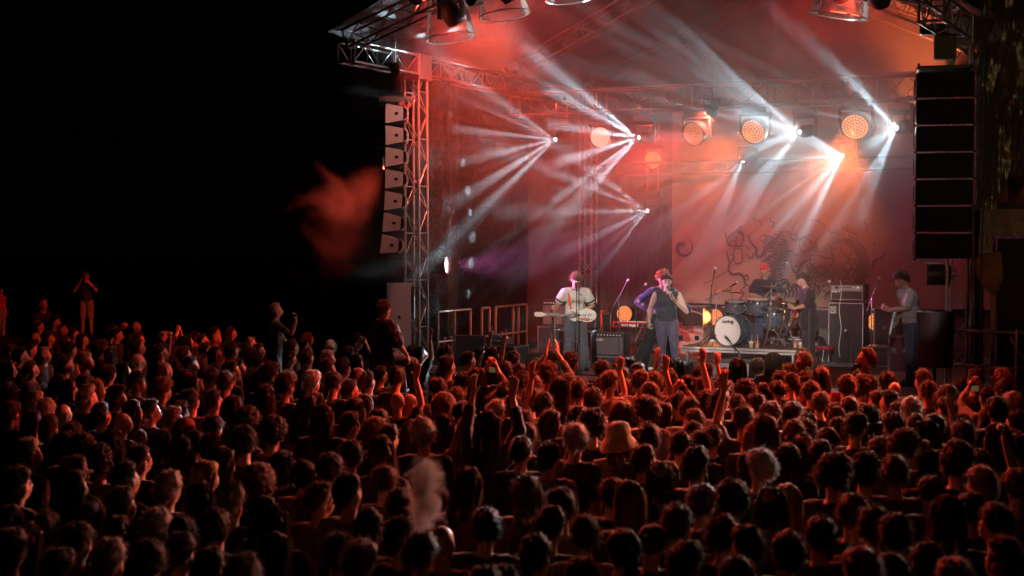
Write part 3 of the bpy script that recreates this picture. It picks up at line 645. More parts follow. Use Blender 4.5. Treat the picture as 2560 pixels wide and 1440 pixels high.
# ------------------------------------------------------------------ things on the deck
def thing(name, px, v, label, cat, rz=0, z=0, group=None):
    return empty(name, FL(px, v, z), RZ + R(rz), label, cat, group)
def edged_case(name, px, v, w_, d, h, label, rz=0, z=0, group=None, colr=PLY, cat='flight case'):
    t = thing(name, px, v, label, cat, rz, z, group)
    MB().box((0, 0, h / 2), (w_, d, h)).build('body', colr, t)
    e = MB(); s = .022
    for x in (-1, 1):
        for y in (-1, 1): e.box((x * w_ / 2, y * d / 2, h / 2), (s, s, h + s), bev=.003)
    for zz in (0, h):
        for x in (-1, 1): e.box((x * w_ / 2, 0, zz), (s, d - s, s)); e.box((0, x * d / 2, zz), (w_ - s, s, s))
    e.build('edging', ALU, t)
    for x in (-1, 1):
        for zz in (.02, h - .02): MB().ball((x * w_ / 2, -d / 2, zz), .028, 8).build('corner_cap', CHR, t, smooth=True)
    for x in (-.28, .28): MB().box((x * w_, -d / 2 - .004, h * .62), (.09, .012, .09), bev=.004).build('latch', CHR, t)
    return t
# hand rail along the left side of the stage
def rail(u, v0, v1, label, posts, mid=True):
    t = empty('stage_rail', S(u, v0, 0), 0, label, 'railing'); L = v1 - v0; m = MB(); loc = lambda a, z: V * (a * L) + Vector((0, 0, z))
    for a in (posts): m.tube(loc(a, 0), loc(a, 1.0), .024, n=8)
    m.build('posts', ALU, t, smooth=True)
    b = MB(); b.tube(loc(0, 1.0), loc(1, 1.0), .024, n=8); b.tube(loc(0, .45), loc(1, .45), .02, n=8)
    b.build('bars', ALU, t, smooth=True)
rail(.12, .55, 1.75, 'aluminium stage rail nearest the lit tower', (0, .5, 1))
rail(.12, 2.2, 2.5, 'narrow aluminium stage rail between two wider ones', (0, 1))
rail(.12, 2.75, 4.1, 'aluminium stage rail with close posts beside the grey amplifier', (0, .55, .72, 1))
# leaning metal framed panel
t = thing('framed_panel', 1172, .75, 'dark panel in a bright metal frame standing at the left stage corner', 'panel', 12)
m = MB(); Tm = Quaternion((1, 0, 0), R(-9))
m.box(Tm @ Vector((0, 0, .29)), (.56, .03, .56), rot=Tm); m.build('board', PLY, t)
m = MB()
for x in (-1, 1): m.box(Tm @ Vector((x * .28, -.012, .29)), (.02, .02, .60), rot=Tm)
m.box(Tm @ Vector((0, -.012, .58)), (.58, .02, .02), rot=Tm); m.build('frame', ALU, t)
m = MB()
for x, z, w_ in ((-.05, .2, .03), (.05, .16, .02), (.14, .22, .05)): m.box(Tm @ Vector((x, -.02, z)), (w_, .02, .06), rot=Tm)
m.build('clips', BLKR, t)
edged_case('flight_case', 1266, .75, .62, .5, .42, 'low flight case between the framed panel and the guitarist', group='flight cases on stage')
edged_case('flight_case', 1100, 1.3, .5, .5, .5, 'flight case under the rail nearest the lit tower', group='flight cases on stage')
t = thing('control_box', 1253, .9, 'small slanted grey box with knobs on the flight case', 'control box', z=.44)
m = MB(); m.prism([(-.16, 0), (.16, 0), (.16, .1), (-.1, .18)], -.12, .12); m.build('case', GRILLE, t); m = MB(); [m.ball((-.08 + .05 * k, -.13, .06), .012, 8) for k in range(4)]; m.build('knobs', CHR, t)
# combo amps and the case behind the guitarist
def combo(name, px, v, w_, h, d, label, rz=0, z=0, panel_top=True, txt=None, knobs=9):
    t = thing(name, px, v, label, 'amplifier', rz, z)
    MB().box((0, 0, h / 2), (w_, d, h), bev=.015).build('cabinet', TOLEX, t)
    MB().box((0, -d / 2 - .002, h * .42), (w_ * .9, .012, h * .72), bev=.004).build('grille', GRILLE, t)
    MB().box((0, -d / 2 - .003, h * .88), (w_ * .92, .014, h * .12)).build('control_panel', mat('panel_black', (.03, .03, .03), .3, .4), t)
    k = MB(); [k.tube((-w_ * .38 + i * w_ * .76 / (knobs - 1), -d / 2 - .01, h * .88), (-w_ * .38 + i * w_ * .76 / (knobs - 1), -d / 2 - .028, h * .88), .011, n=10) for i in range(knobs)]
    k.build('knobs', mat('knob_white', (.7, .7, .66), .4), t)
    hd = MB(); hd.path([Vector((-.1 + .2 * q / 6, 0, h + .025 * math.sin(math.pi * q / 6))) for q in range(7)], .01); hd.build('handle', BLKR, t)
    if txt: lettering(txt[0], txt[1], WHITE, t, (-w_ * .28, -d / 2 - .012, h * .68), (R(90), 0, 0), shear=.35, ext=.001)
    return t
combo('guitar_amplifier', 1393, 3.0, .52, .50, .28, 'grey fronted amplifier on a crate left of the guitarist', z=.66)
edged_case('flight_case', 1393, 3.0, .6, .45, .64, 'dark crate under the grey fronted amplifier', group='flight cases on stage')
edged_case('flight_case', 1443, 2.5, .80, .5, .62, 'black flight case with yellow letters behind the guitarist', group='flight cases on stage')
lt = [o for o in bpy.data.objects if o.get('label', '').startswith('black flight case with yellow')][0]
lettering('AWHEL', .075, mat('yellow_paint', (.75, .6, .03), .5), lt, (.02, -.262, .42), (R(90), 0, 0), bold=.002)
combo('guitar_amplifier', 1466, 2.62, .46, .48, .28, 'small black amplifier standing on the case behind the guitarist', z=.64)
t = thing('draped_cloth', 1490, 3.3, 'orange lit cloth hung over a crate right of the guitarist', 'cloth', z=.5)
m = MB(); m.grid(lambda a, b: Vector((-.14 + .28 * a, .02 * math.sin(a * 19) - .03, .10 + .34 * b)), 20, 6); m.grid(lambda a, b: Vector((-.14 + .28 * a, -.03 + .3 * b + .02 * math.sin(a * 19) * (1 - b), .44)), 20, 4)
m.build('fabric', mat('orange_cloth', (.85, .20, .05), .75), t, smooth=True)
edged_case('flight_case', 1492, 3.5, .4, .4, .88, 'crate under the orange lit cloth', group='flight cases on stage')
combo('guitar_amplifier', 1527, 2.6, .66, .44, .28, 'wide silver fronted combo amplifier on a low case', z=.16, txt=('Fender', .07))
edged_case('flight_case', 1527, 2.6, .70, .42, .15, 'low flight case under the wide silver fronted amplifier', group='flight cases on stage')
# keyboard
t = thing('stage_keyboard', 1618, 2.95, 'red stage keyboard on a black stand behind the singer', 'keyboard', -2, .68)
MB().box((0, 0, .05), (1.27, .34, .10), bev=.012).build('body', mat('keyboard_red', (.60, .015, .02), .35), t)
MB().box((0, -.176, .045), (1.2, .008, .06)).build('front_strip', BLK, t)
m = MB()
for i in range(52): m.box((-.55 + i * .0212, -.06, .104), (.019, .13, .012))
m.build('keys', WHITE, t)
lettering('nord stage 3', .07, WHITE, t, (-.27, -.183, .045), (R(90), 0, 0), bold=.0015)
m = MB(); 
for s in (-1, 1): m.tube((-.45 * s, -.1 + .05 * s, 0), (.45 * s, -.1 + .05 * s, -.67), .018); m.tube((-.45 * s, -.3, -.66), (-.45 * s, .3, -.66), .018)
m.build('stand', BLKR, t)
# microphones
def mic_stand(px, v, h, label, boom=None, base='round', tilt=None, bright=False, z=0):
    t = thing('microphone_stand', px, v, label, 'microphone stand', z=z); M_ = CHR if bright else BLK
    m = MB()
    if base == 'round': m.lathe([(0, .03), (.03, .03), (.12, .012), (.125, 0), (0, 0)], 20)
    else:
        for k in range(3): m.tube((0, 0, .22), (.32 * math.cos(2.1 * k + .6), .32 * math.sin(2.1 * k + .6), .01), .008, n=6)
    m.build('base', BLK, t, smooth=True)
    MB().tube((0, 0, .02), (0, 0, h), .0105, n=8).build('pole', M_, t, smooth=True)
    top = Vector((0, 0, h)); end = top
    if boom:
        a, b = Vector(boom[0]), Vector(boom[1]); bo = MB(); bo.tube(top + a, top + b, .0085, n=8); bo.ball(top, .022, 8); bo.build('boom', M_, t, smooth=True); end = top + b; dr = (b - a).normalized()
    else: dr = Vector(tilt or (0, -.25, 1)).normalized()
    m = MB(); m.tube(end, end + dr * .15, .012, .02, n=10); mc = m.build('microphone', BLK, t, smooth=True)
    MB().ball(end + dr * .17, (.027, .027, .032), 12).build('head_grille', mat('mic_grille', (.6, .6, .62), .35, .8), mc, smooth=True); return t
mic_stand(1441, .55, 1.42, 'straight black microphone stand right in front of the guitarist')
mic_stand(1547, 1.6, 1.28, 'microphone stand with a long boom between guitarist and singer', boom=((-.20, 0, -.32), (.10, -.02, .17)), bright=False)
mic_stand(1590, 2.2, 1.2, 'microphone stand beside the musician in the blue patterned jacket', boom=((-.05, 0, -.1), (.1, 0, .16)))
mic_stand(2127, 3.9, .55, 'short microphone stand before the tall bass cabinet', bright=True, tilt=(-.6, .3, .6))
mic_stand(2022, 2.9, 1.28, 'chrome microphone stand behind the guitarist in black', boom=((-.12, 0, -.06), (.22, 0, .2)), bright=True)
mic_stand(2178, 4.2, 1.30, 'microphone stand right of the bass amplifier', boom=((-.1, 0, -.3), (.07, 0, .16)), bright=True)
# drum riser
ru0, ru1, rv0, rv1, rh = 3.72, 5.95, 3.45, 5.6, .31
rz_ = sbox('drum_riser', ru0, ru1, rv0, rv1, rh - .09, rh, mat('riser_edge', (.50, .47, .44), .5, var=.12)); tag(rz_, 'low pale edged riser under the drum kit', 'riser')
MI = (Matrix.Translation(rz_.location) @ rz_.rotation_euler.to_matrix().to_4x4()).inverted()
def onr(o): o.parent = rz_; o.matrix_parent_inverse = MI; return o
onr(sbox('top_board', ru0 + .02, ru1 - .02, rv0 + .02, rv1, rh, rh + .012, wood_mat()))
m = MB(); m.box((0, 0, 0), (ru1 - ru0 + .01, .01, .012)); o_ = m.build('groove', BLKR, None, loc=S((ru0 + ru1) / 2, rv0 - .003, rh - .045)); o_.rotation_euler = (0, 0, RZ); onr(o_)
for u_ in (ru0 + .1, (ru0 + ru1) / 2, ru1 - .1):
    for v_ in (rv0 + .08, rv1 - .1):
        l = MB(); l.tube((0, 0, 0), (0, 0, rh - .09), .03); o_ = l.build('leg', ALU, None, loc=S(u_, v_, 0)); onr(o_)
RT = rh + .014
SHELL = mat('blue_grey_pearl', (.10, .13, .16), .22, .25, var=.4, vscale=14, coat=.6)
HEADM = mat('drum_head', (.78, .76, .72), .45)
def drum(name, c, axis, r, d, label, head_col=HEADM, lug=8, txt=None):
    root = empty(name, c, 0, label, 'drum'); q = Vector(axis).normalized().to_track_quat('Z', 'Y'); M4 = q.to_matrix().to_4x4(); h = d / 2
    m = MB(); m.lathe([(r * .97, -h), (r, -h + .01), (r, h - .01), (r * .97, h)], 36, M4); m.build('shell', SHELL, root, smooth=True)
    for s in (-1, 1):
        m = MB(); m.lathe([(0, s * h * 1.01), (r * .975, s * h * 1.0)], 36, M4); m.build('head', head_col, root)
        m = MB(); m.lathe([(r * .96, s * (h + .012)), (r * 1.035, s * (h + .012)), (r * 1.035, s * (h - .03)), (r * 1.0, s * (h - .03))], 36, M4); m.build('hoop', CHR if r < .25 else SHELL, root, smooth=True)
    for k in range(lug):
        a = 2 * math.pi * k / lug
        for s in (-1, 1):
            p = Vector((r * 1.03 * math.cos(a), r * 1.03 * math.sin(a), s * h * .55)); l = MB()
            l.tube(q @ p, q @ Vector((r * 1.03 * math.cos(a), r * 1.03 * math.sin(a), s * h)), .006, n=6); l.ball(q @ p, .018, 8); l.build('lug', CHR, root, smooth=True)
    return root, q
kc = FL(1833, rv0 + .45, RT + .285)
kax = (U * -.18 + V * -1).normalized()
k_, q = drum('bass_drum', kc, kax, .285, .42, 'bass drum with a white head and black script lettering')
f = MB(); kx = V.copy()
lo = kc + kax * .222
def facing(n): return Vector(n).to_track_quat('Z', 'Y').to_euler()
yq = Matrix((Vector((0, 0, 1)).cross(kax), Vector((0, 0, 1)), kax)).transposed()
o_ = lettering('Ludwig', .085, BLKR, k_, (kax * .222 + Vector((0, 0, .175))), yq.to_euler(), shear=.45, bold=.003)
for nm, px, v, z, r, d, lab in (('rack_tom', 1838, rv0 + .85, .70, .19, .22, 'dark tom drum mounted above the bass drum'), ('snare_drum', 1893, rv0 + .75, .74, .20, .26, 'silvery tom drum in front of the drummer'), ('floor_tom', 1935, rv0 + .9, .50, .2, .36, 'deep tom drum half hidden behind the cymbal stands')):
    drum(nm, FL(px, v, RT + z), Vector((0, -.15, 1)), r, d, lab)
    if nm == 'floor_tom': pass
def cymbal(px, v, z, r, tilt, label, arm=None, stand_h=None):
    c = FL(px, v, RT + z); root = empty('cymbal_stand', FL(px, v, RT), RZ, label, 'cymbal', 'cymbals of the drum kit')
    BR = mat('bronze', (.42, .28, .13), .32, .95, var=.1); q_ = Quaternion((0, 1, 0), R(tilt[0])) @ Quaternion((1, 0, 0), R(tilt[1]))
    m = MB(); m.lathe([(0, .035), (.03, .03), (.045, .008), (r * .6, -.004), (r, -.022), (r, -.026), (.045, .004)], 40, Matrix.Translation((0, 0, z)) @ q_.to_matrix().to_4x4()); m.build('cymbal', BR, root, smooth=True)
    m = MB(); m.tube((0, 0, .3), (0, 0, z + .05), .010, n=8); m.ball((0, 0, z + .06), .018, 8)
    for zz in (.45, .75): m.tube((0, 0, zz), (0, 0, zz + .05), .019, n=8)
    m.build('pole', CHR, root, smooth=True)
    m = MB()
    for k in range(3): a = 2.094 * k + .4; m.tube((0, 0, .42), (.27 * math.cos(a), .27 * math.sin(a), .02), .009, n=6); m.ball((.27 * math.cos(a), .27 * math.sin(a), .02), .02, 8); m.tube((0, 0, .14), (.2 * math.cos(a), .2 * math.sin(a), .12), .006, n=6)
    m.build('legs', CHR, root, smooth=True); return root
cymbal(1829, rv0 + .75, 1.02, .27, (4, -6), 'dark cymbal above the left side of the kit')
cymbal(1927, rv0 + 1.0, 1.10, .24, (3, -8), 'cymbal seen edge on before the drummer in the red beanie')
cymbal(1925, rv0 + .55, .74, .18, (0, 0), 'pair of small closed cymbals on a tall chrome stand')
cymbal(1958, rv0 + .9, .80, .22, (-5, -5), 'cymbal behind the neck of the dark guitar')
mic_stand(1790, rv0 + .3, .98, 'black stand with a silver boom reaching over the drums', boom=((-.22, 0, -.13), (.26, 0, .13)), base='tripod', bright=True, z=RT)
mic_stand(1778, rv0 + .5, 1.12, 'tall black microphone stand at the left end of the riser', boom=((-.05, 0, -.35), (.04, 0, .16)), base='tripod', z=RT)
mic_stand(1942, rv0 + 1.0, 1.50, 'tallest microphone stand, level with the drummer head', boom=((-.1, 0, 0), (.02, 0, .02)), base='tripod', z=RT)
mic_stand(1837, rv0 - .25, .33, 'short microphone stand aimed at the white bass drum head', boom=((.1, 0, -.1), (-.12, .1, .1)), base='round')
t = thing('drum_stool', 1908, rv0 + 1.6, 'round black stool under the drummer', 'stool', z=RT)
m = MB(); m.lathe([(0, .62), (.15, .62), (.17, .59), (.16, .56), (0, .56)], 24); m.build('seat', BLKR, t, smooth=True); m = MB(); m.tube((0, 0, .2), (0, 0, .56), .02)
for k in range(3): m.tube((0, 0, .3), (.25 * math.cos(2.1 * k), .25 * math.sin(2.1 * k), .01), .01)
m.build('stand', CHR, t)
# bass stack
bv = 4.65; t = thing('bass_cabinet', 2120, bv, 'tall black bass cabinet with a square emblem', 'speaker cabinet', 1)
H_ = 1.14; Wd = .66
MB().box((0, .02, H_ / 2 + .02), (Wd, .42, H_), bev=.015).build('cabinet', TOLEX, t)
MB().box((0, -.195, H_ / 2 + .02), (Wd * .93, .012, H_ * .95)).build('grille', mat('dark_grille', (.035, .037, .037), .8, bump=.5, bscale=260), t)
m = MB()
for x in (-1, 1): m.box((x * Wd * .475, -.203, H_ / 2 + .02), (.008, .006, H_ * .96))
for z in (.03, H_): m.box((0, -.203, z), (Wd * .95, .006, .008))
m.build('piping', WHITE, t)
em = MB(); em.box((-.235, -.206, H_ - .13), (.105, .008, .135), bev=.003); em = em.build('emblem', mat('emblem_silver', (.6, .58, .56), .35, .3), t)
m = MB(); pts = [(-.235 + .035 * math.cos(a / 10 * 5.2 - .3), H_ - .12 + .04 * math.sin(a / 10 * 5.2 - .3)) for a in range(11)]; m.ribbon(pts, lambda q: .012); pts = [(-.235 + .017 * math.cos(a / 10 * 5.6), H_ - .135 + .02 * math.sin(a / 10 * 5.6)) for a in range(11)]; m.ribbon(pts, lambda q: .01); m.box((-.199, 0, H_ - .155), (.01, .001, .06)); m.box((-.235, 0, H_ - .19), (.085, .001, .007)); mk = m.build('letter_a', BLK, em); mk.location = (0, -.2125, 0)
t = thing('bass_amplifier', 2124, bv, 'black bass amplifier head with a silver control panel on the tall cabinet', 'amplifier', 1, z=H_ + .05)
MB().box((0, .02, .15), (.62, .36, .30), bev=.012).build('case', TOLEX, t)
MB().box((-.015, -.168, .235), (.55, .012, .09)).build('control_panel', mat('silver_panel', (.42, .41, .40), .35, .5), t)
k = MB(); [k.tube((-.13 + .035 * i, -.175, .245), (-.13 + .035 * i, -.195, .245), .010, n=8) for i in range(7)]; k.box((-.2, -.177, .24), (.06, .01, .05)); k.build('knobs', BLKR, t)
k = MB(); k.box((.19, -.178, .24), (.012, .008, .02)); k.build('pilot_light', glow('pilot', (.7, 1, .3), 3), t)
k = MB(); k.box((.1, -.178, .24), (.05, .008, .03)); k.build('meter', WHITE, t)
MB().box((-.015, -.168, .10), (.55, .010, .15)).build('grille', mat('dark_grille', (.03, .03, .03), .8), t)
m = MB()
for z in (.02, .18): m.box((-.015, -.172, z), (.57, .006, .006))
for x in (-.3, .27): m.box((x, -.172, .15), (.006, .006, .27))
m.build('piping', WHITE, t)
lettering('Ampeg', .055, WHITE, t, (-.22, -.178, .165), (R(90), 0, 0), shear=.3, bold=.002)
t = thing('effect_pedal', 2108, bv, 'small dark pedal lying on the bass amplifier', 'pedal', z=H_ + .36)
m = MB(); m.box((0, 0, .025), (.22, .12, .05), bev=.012); m.build('housing', BLK, t)
p0 = FL(2101, bv - .3, 1.55); cp = [p0 + Vector((.02 * math.sin(k * .9), 0, -.1 * k)) for k in range(15)]
m = MB(); m.path([p - p0 for p in cp], .007); c_ = m.build('instrument_cable', WHITE, None, smooth=True, loc=p0); tag(c_, 'pale cable hanging down the front of the bass stack', 'cable')
# monitor wedges
def wedge(px, v, w_, label, rz=0, bright=False):
    t = thing('monitor_wedge', px, v, label, 'monitor speaker', rz, group='monitor wedges on the stage edge'); h = .34; d = .40
    m = MB(); P = [(-d / 2, 0), (d / 2, 0), (d / 2, .10), (d * .1, h), (-d * .42, h * .86)]
    A = [m.bm.verts.new((-w_ / 2, y, z)) for y, z in P]; B = [m.bm.verts.new((w_ / 2, y, z)) for y, z in P]; m.bm.faces.new(A); m.bm.faces.new(B[::-1])
    for i in range(5): m.bm.faces.new((A[i], B[i], B[(i + 1) % 5], A[(i + 1) % 5]))
    m.build('cabinet', TOLEX, t)
    g = MB(); q0, q1 = Vector((0, d / 2 + .003, .11)), Vector((0, d * .1 + .006, h)); g.grid(lambda a, b: Vector((-w_ * .48 + w_ * .96 * a, 0, 0)) + q0.lerp(q1, b), 1, 1); g.build('grille', GRILLE, t)
    bk = MB(); q0, q1 = Vector((0, -d / 2 - .004, .02)), Vector((0, -d * .42 - .004, h * .83)); bk.grid(lambda a, b: Vector((-w_ * .49 + w_ * .98 * a, 0, 0)) + q0.lerp(q1, b), 1, 1); bk.build('rear_panel', mat('wedge_grey', (.30, .29, .32), .6, var=.1), t)
    return t
wedge(1571, .15, .58, 'grey monitor wedge left of the singer')
wedge(1688, .0, .58, 'grey monitor wedge right in front of the singer', -4)
wedge(1357, .5, .5, 'monitor wedge behind the red guitar on its stand')
wedge(1836, .8, .62, 'monitor wedge below the bass drum')
wedge(2094, .9, .55, 'monitor wedge under the tall bass cabinet')
# flight cases and boxes behind
edged_case('flight_case', 1733, 5.6, .62, .5, .55, 'pale lidded case behind the left end of the riser', group='flight cases on stage', colr=mat('pale_panel', (.5, .42, .36), .5))
edged_case('flight_case', 1733, 5.9, .6, .5, .95, 'dark case with metal edges behind the pale lidded case', group='flight cases on stage')
edged_case('flight_case', 1668, 6.4, .7, .5, .85, 'dark case behind the keyboard', group='flight cases on stage')
edged_case('flight_case', 1985, 5.0, .8, .5, .42, 'metal edged case between drums and guitarist in black', group='flight cases on stage', rz=8)
edged_case('flight_case', 2205, 4.6, .42, .4, .36, 'open sided case with bright metal edges right of the bass stack', group='flight cases on stage', rz=-12)
edged_case('flight_case', 2258, 3.6, .36, .42, .62, 'upright dark red case with pale edges behind the bass player', group='flight cases on stage', rz=-6, colr=mat('maroon_panel', (.10, .03, .04), .5))
edged_case('flight_case', 2250, 6.3, .9, .5, .98, 'big dark case under the right half of the banner', group='flight cases on stage')
edged_case('flight_case', 2335, 5.8, .6, .5, .9, 'dark case right of the bass player', group='flight cases on stage')
edged_case('flight_case', 1865, 6.6, .9, .5, .92, 'dark case behind the drummer', group='flight cases on stage')
edged_case('flight_case', 2040, 6.6, .9, .5, .92, 'dark case behind the bass amplifier', group='flight cases on stage')
t = thing('speaker_box', 2052, 4.9, 'grey speaker box behind the guitarist in black', 'speaker')
MB().box((0, 0, .32), (.36, .3, .62), bev=.03).build('cabinet', GRILLE, t); m = MB(); m.lathe([(0, 0), (.12, .01), (.13, .02), (.14, 0)], 24, Matrix.Translation((0, -.16, .36)) @ Matrix.Rotation(R(90), 4, 'X')); m.build('cone', BLK, t, smooth=True)
t = thing('round_stool', 2062, 3.6, 'round stool with a red seat beside the bass cabinet', 'stool')
m = MB(); m.lathe([(0, .40), (.17, .40), (.18, .37), (.16, .34), (0, .34)], 24); m.build('seat', mat('dark_red_seat', (.28, .03, .03), .5), t, smooth=True); m = MB()
for k in range(4): m.tube((.08 * math.cos(1.57 * k), .08 * math.sin(1.57 * k), .35), (.17 * math.cos(1.57 * k), .17 * math.sin(1.57 * k), 0), .012)
m.build('legs', CHR, t)
# cups and a bottle
PAP = mat('paper_cup', (.55, .38, .22), .7); PAPR = mat('red_cup_band', (.5, .06, .03), .6)
for i, (px, v, z, lab) in enumerate(((1534, .9, 0, 'paper cup on the deck beside the left wedge'), (1781, rv0 + .12, RT, 'paper cup at the left end of the riser edge'), (1878, rv0 + .08, RT, 'paper cup with a straw on the riser right of the bass drum'), (1893, rv0 + .08, RT, 'red topped paper cup on the riser beside the cup with a straw'), (1988, rv0 + .5, RT, 'red topped paper cup near the right riser corner'), (2001, rv0 + .2, RT, 'plain paper cup at the right riser corner'))):
    t = thing('paper_cup', px, v, lab, 'cup', z=z, group='paper cups on stage')
    m = MB(); m.lathe([(0, 0), (.032, 0), (.043, .125), (.040, .125), (.031, .01)], 18); m.build('cup', PAP, t, smooth=True)
    m = MB(); m.lathe([(.0405, .085), (.0445, .085), (.0465, .122), (.042, .124)], 18); m.build('band', PAPR if 'red' in lab else WHITE, t, smooth=True)
    if 'straw' in lab: m = MB(); m.tube((0, 0, .02), (.01, 0, .24), .005); m.build('straw', WHITE, t)
t = thing('water_bottle', 1703, 1.1, 'small clear bottle with a green label on the deck by the singer', 'bottle')
m = MB(); m.lathe([(0, 0), (.032, .0), (.034, .02), (.034, .13), (.014, .17), (.013, .19)], 16); m.build('bottle', mat('bottle_plastic', (.35, .45, .5), .15, spec=.9), t, smooth=True)
m = MB(); m.lathe([(.0345, .05), (.0355, .05), (.0355, .11), (.0345, .11)], 16); m.build('paper_label', mat('green_paper', (.1, .4, .3), .6), t); m = MB(); m.tube((0, 0, .19), (0, 0, .205), .015); m.build('cap', WHITE, t)
# cables on the deck
rnd = random.Random(9)
for i, (px, v, lab) in enumerate(((2230, .9, 'pale looping cable on the deck near the bass player'), (1960, 1.6, 'black cable coiling on the deck below the riser'), (1600, 1.2, 'black cable winding behind the wedges'), (1480, 1.7, 'black cable coiling at the feet of the guitarist'))):
    p = FL(px, v, .008); pts = [Vector((0, 0, 0))]; a = rnd.random() * 6
    for k in range(60): a += rnd.uniform(-.3, .42); pts.append(pts[-1] + Vector((math.cos(a) * .05, math.sin(a) * .05, 0)))
    tag(MB().path(pts, .008).build('floor_cable', WHITE if i == 0 else CABLE, None, smooth=True, loc=p), lab, 'cable')
# electric guitars
def guitar_body(kind='sg'):
    if kind == 'offset': return [(0, .0), (.05, -.13), (.16, -.17), (.26, -.12), (.30, -.02), (.27, .08), (.18, .13), (.08, .11), (0, .12), (-.07, .17), (-.14, .19), (-.12, .13), (-.03, .07), (-.10, .02), (-.15, -.08), (-.18, -.16), (-.10, -.15), (-.03, -.12)]
    return [(.0, .0)]
def guitar(name, label, bodycol, neckcol, kind='g', cat='guitar', scale=1.0, pick=(.75, .73, .68), head='six'):
    # local: neck along -x (toward the headstock), face toward -y
    root = empty(name, (0, 0, 0), 0, label, cat)
    o = []
    N = 44
    for i in range(N):
        a = 2 * math.pi * i / N; c, s_ = math.cos(a), math.sin(a)
        r = .175 + .035 * math.cos(2 * a) + .0 * c; x, z = r * 1.10 * c + .03, r * .86 * s_
        z *= (1 - .22 * math.exp(-((x + .01) / .05) ** 2))
        if c < -.3 and abs(s_) > .35: x -= .055 * (1 if s_ > 0 else .7)      # horns
        if abs(s_) < .30 and c < 0: x = max(x, -.10)
        o.append((x * scale, z * scale))
    b = MB(); b.prism(o, -.022, .022)
    b.build('body', bodycol, root); ob = root.children[0]; md = ob.modifiers.new('bevel', 'BEVEL'); md.width = .008; md.segments = 2; md.limit_method = 'ANGLE'
    L = .62 * scale
    n = MB(); n.box((-.10 - L / 2 + .06, -.022, 0), (L - .02, .022, .047)); nk = n.build('neck', neckcol, root)
    fb = MB(); fb.box((-.10 - L / 2 + .09, -.035, 0), (L - .02, .006, .045)); fb.build('fretboard', mat('rosewood', (.06, .03, .02), .5) if head != 'maple' else neckcol, nk)
    fr = MB()
    for k in range(20): fr.box((-.10 - L + .07 + (L - .1) * (1 - .5 ** (k / 11)) / (1 - .5 ** (20 / 11)), -.039, 0), (.003, .003, .044))
    fr.build('frets', CHR, nk)
    hx = -.10 - L + .07
    h = MB(); h.prism([(hx, -.022), (hx, .022), (hx - .05, .045), (hx - .17, .038), (hx - .18, 0), (hx - .16, -.035), (hx - .05, -.038)], -.03, -.014); hd = h.build('headstock', neckcol if head != 'body' else bodycol, nk)
    t_ = MB()
    for k in range(6): t_.ball((hx - .045 - .04 * (k // 2), -.022, .05 if k % 2 else -.045), .011, 8)
    t_.build('tuners', CHR, hd)
    p = MB(); p.box((.0, -.03, 0), (.035, .014, .075)); p.box((.10, -.03, 0), (.035, .014, .075)); p.box((.165, -.032, 0), (.02, .016, .08)); p.build('pickups', CHR, root)
    pg = MB(); pg.prism([(-.06, -.07), (.12, -.11), (.16, -.05), (.02, -.045)], -.026, -.022); pg.build('pickguard', mat('pick_%d' % int(pick[0] * 100), pick, .4), root)
    kn = MB(); [kn.tube((.17 + .03 * i, -.022, -.07 - .02 * i), (.17 + .03 * i, -.045, -.07 - .02 * i), .011, n=10) for i in range(3)]; kn.build('knobs', BLK, root)
    st = MB()
    for k in range(6): st.tube((.16, -.042, -.02 + .008 * k), (hx, -.042, -.016 + .0065 * k), .0012, n=4)
    st.build('strings', CHR, root)
    return root
CREAM = mat('cream_lacquer', (.78, .72, .55), .25, coat=.5); MAPLE = mat('maple', (.55, .36, .16), .35)
gs = guitar('red_guitar', 'dark red electric guitar upright on its stand left of the guitarist', mat('cherry_lacquer', (.30, .01, .02), .22, coat=.6), MAPLE, head='body')
gs.location = FL(1386, 1.1, .30); gs.rotation_euler = (R(-8), R(88), RZ)
t = thing('guitar_stand', 1386, 1.18, 'black stand holding the dark red guitar', 'guitar stand')
m = MB(); m.tube((0, .08, .02), (0, .1, .7), .012); m.tube((-.15, -.1, .01), (0, .08, .35), .012); m.tube((.15, -.1, .01), (0, .08, .35), .012); m.tube((-.1, -.06, .1), (.1, -.06, .1), .015); m.build('frame', BLK, t)

# ------------------------------------------------------------------ people
def V3(*a): return Vector(a)
class Prims:
    def __init__(s): s.m = MB()
    def cap(s, a, b, r0, r1=None, n=12):
        a, b = Vector(a), Vector(b); r1 = r0 if r1 is None else r1
        s.m.ball(a, r0, n); s.m.ball(b, r1, n)
        if (b - a).length > 1e-5: s.m.tube(a, b, r0, r1, n=n)
        return s
    def ell(s, c, r, rot=None, n=16): s.m.ball(c, r, n, rot); return s
    def chain(s, pts, rs, n=12):
        for i in range(len(pts) - 1): s.cap(pts[i], pts[i + 1], rs[i], rs[i + 1], n)
        return s
    def mesh(s, name, vox, smooth=2, dec=None, wr=0, wsc=14):
        me = bpy.data.meshes.new(name); s.m.bm.to_mesh(me); s.m.bm.free(); o = bpy.data.objects.new(name, me); COL.objects.link(o)
        md = o.modifiers.new('r', 'REMESH'); md.mode = 'VOXEL'; md.voxel_size = vox
        if smooth: sm = o.modifiers.new('s', 'SMOOTH'); sm.iterations = smooth; sm.factor = .5
        if dec: d = o.modifiers.new('d', 'DECIMATE'); d.ratio = dec
        out = evaluated(o); bpy.data.meshes.remove(me); out.name = name
        if wr:
            nn = [v.normal.copy() for v in out.vertices]
            for v, n_ in zip(out.vertices, nn):
                q = Vector((v.co.x * 1.6, v.co.y * 1.6, v.co.z)) * wsc
                v.co += n_ * (wr * (noise.noise(q) + .5 * noise.noise(q * 2.3)))
        for p in out.polygons: p.use_smooth = True
        return out
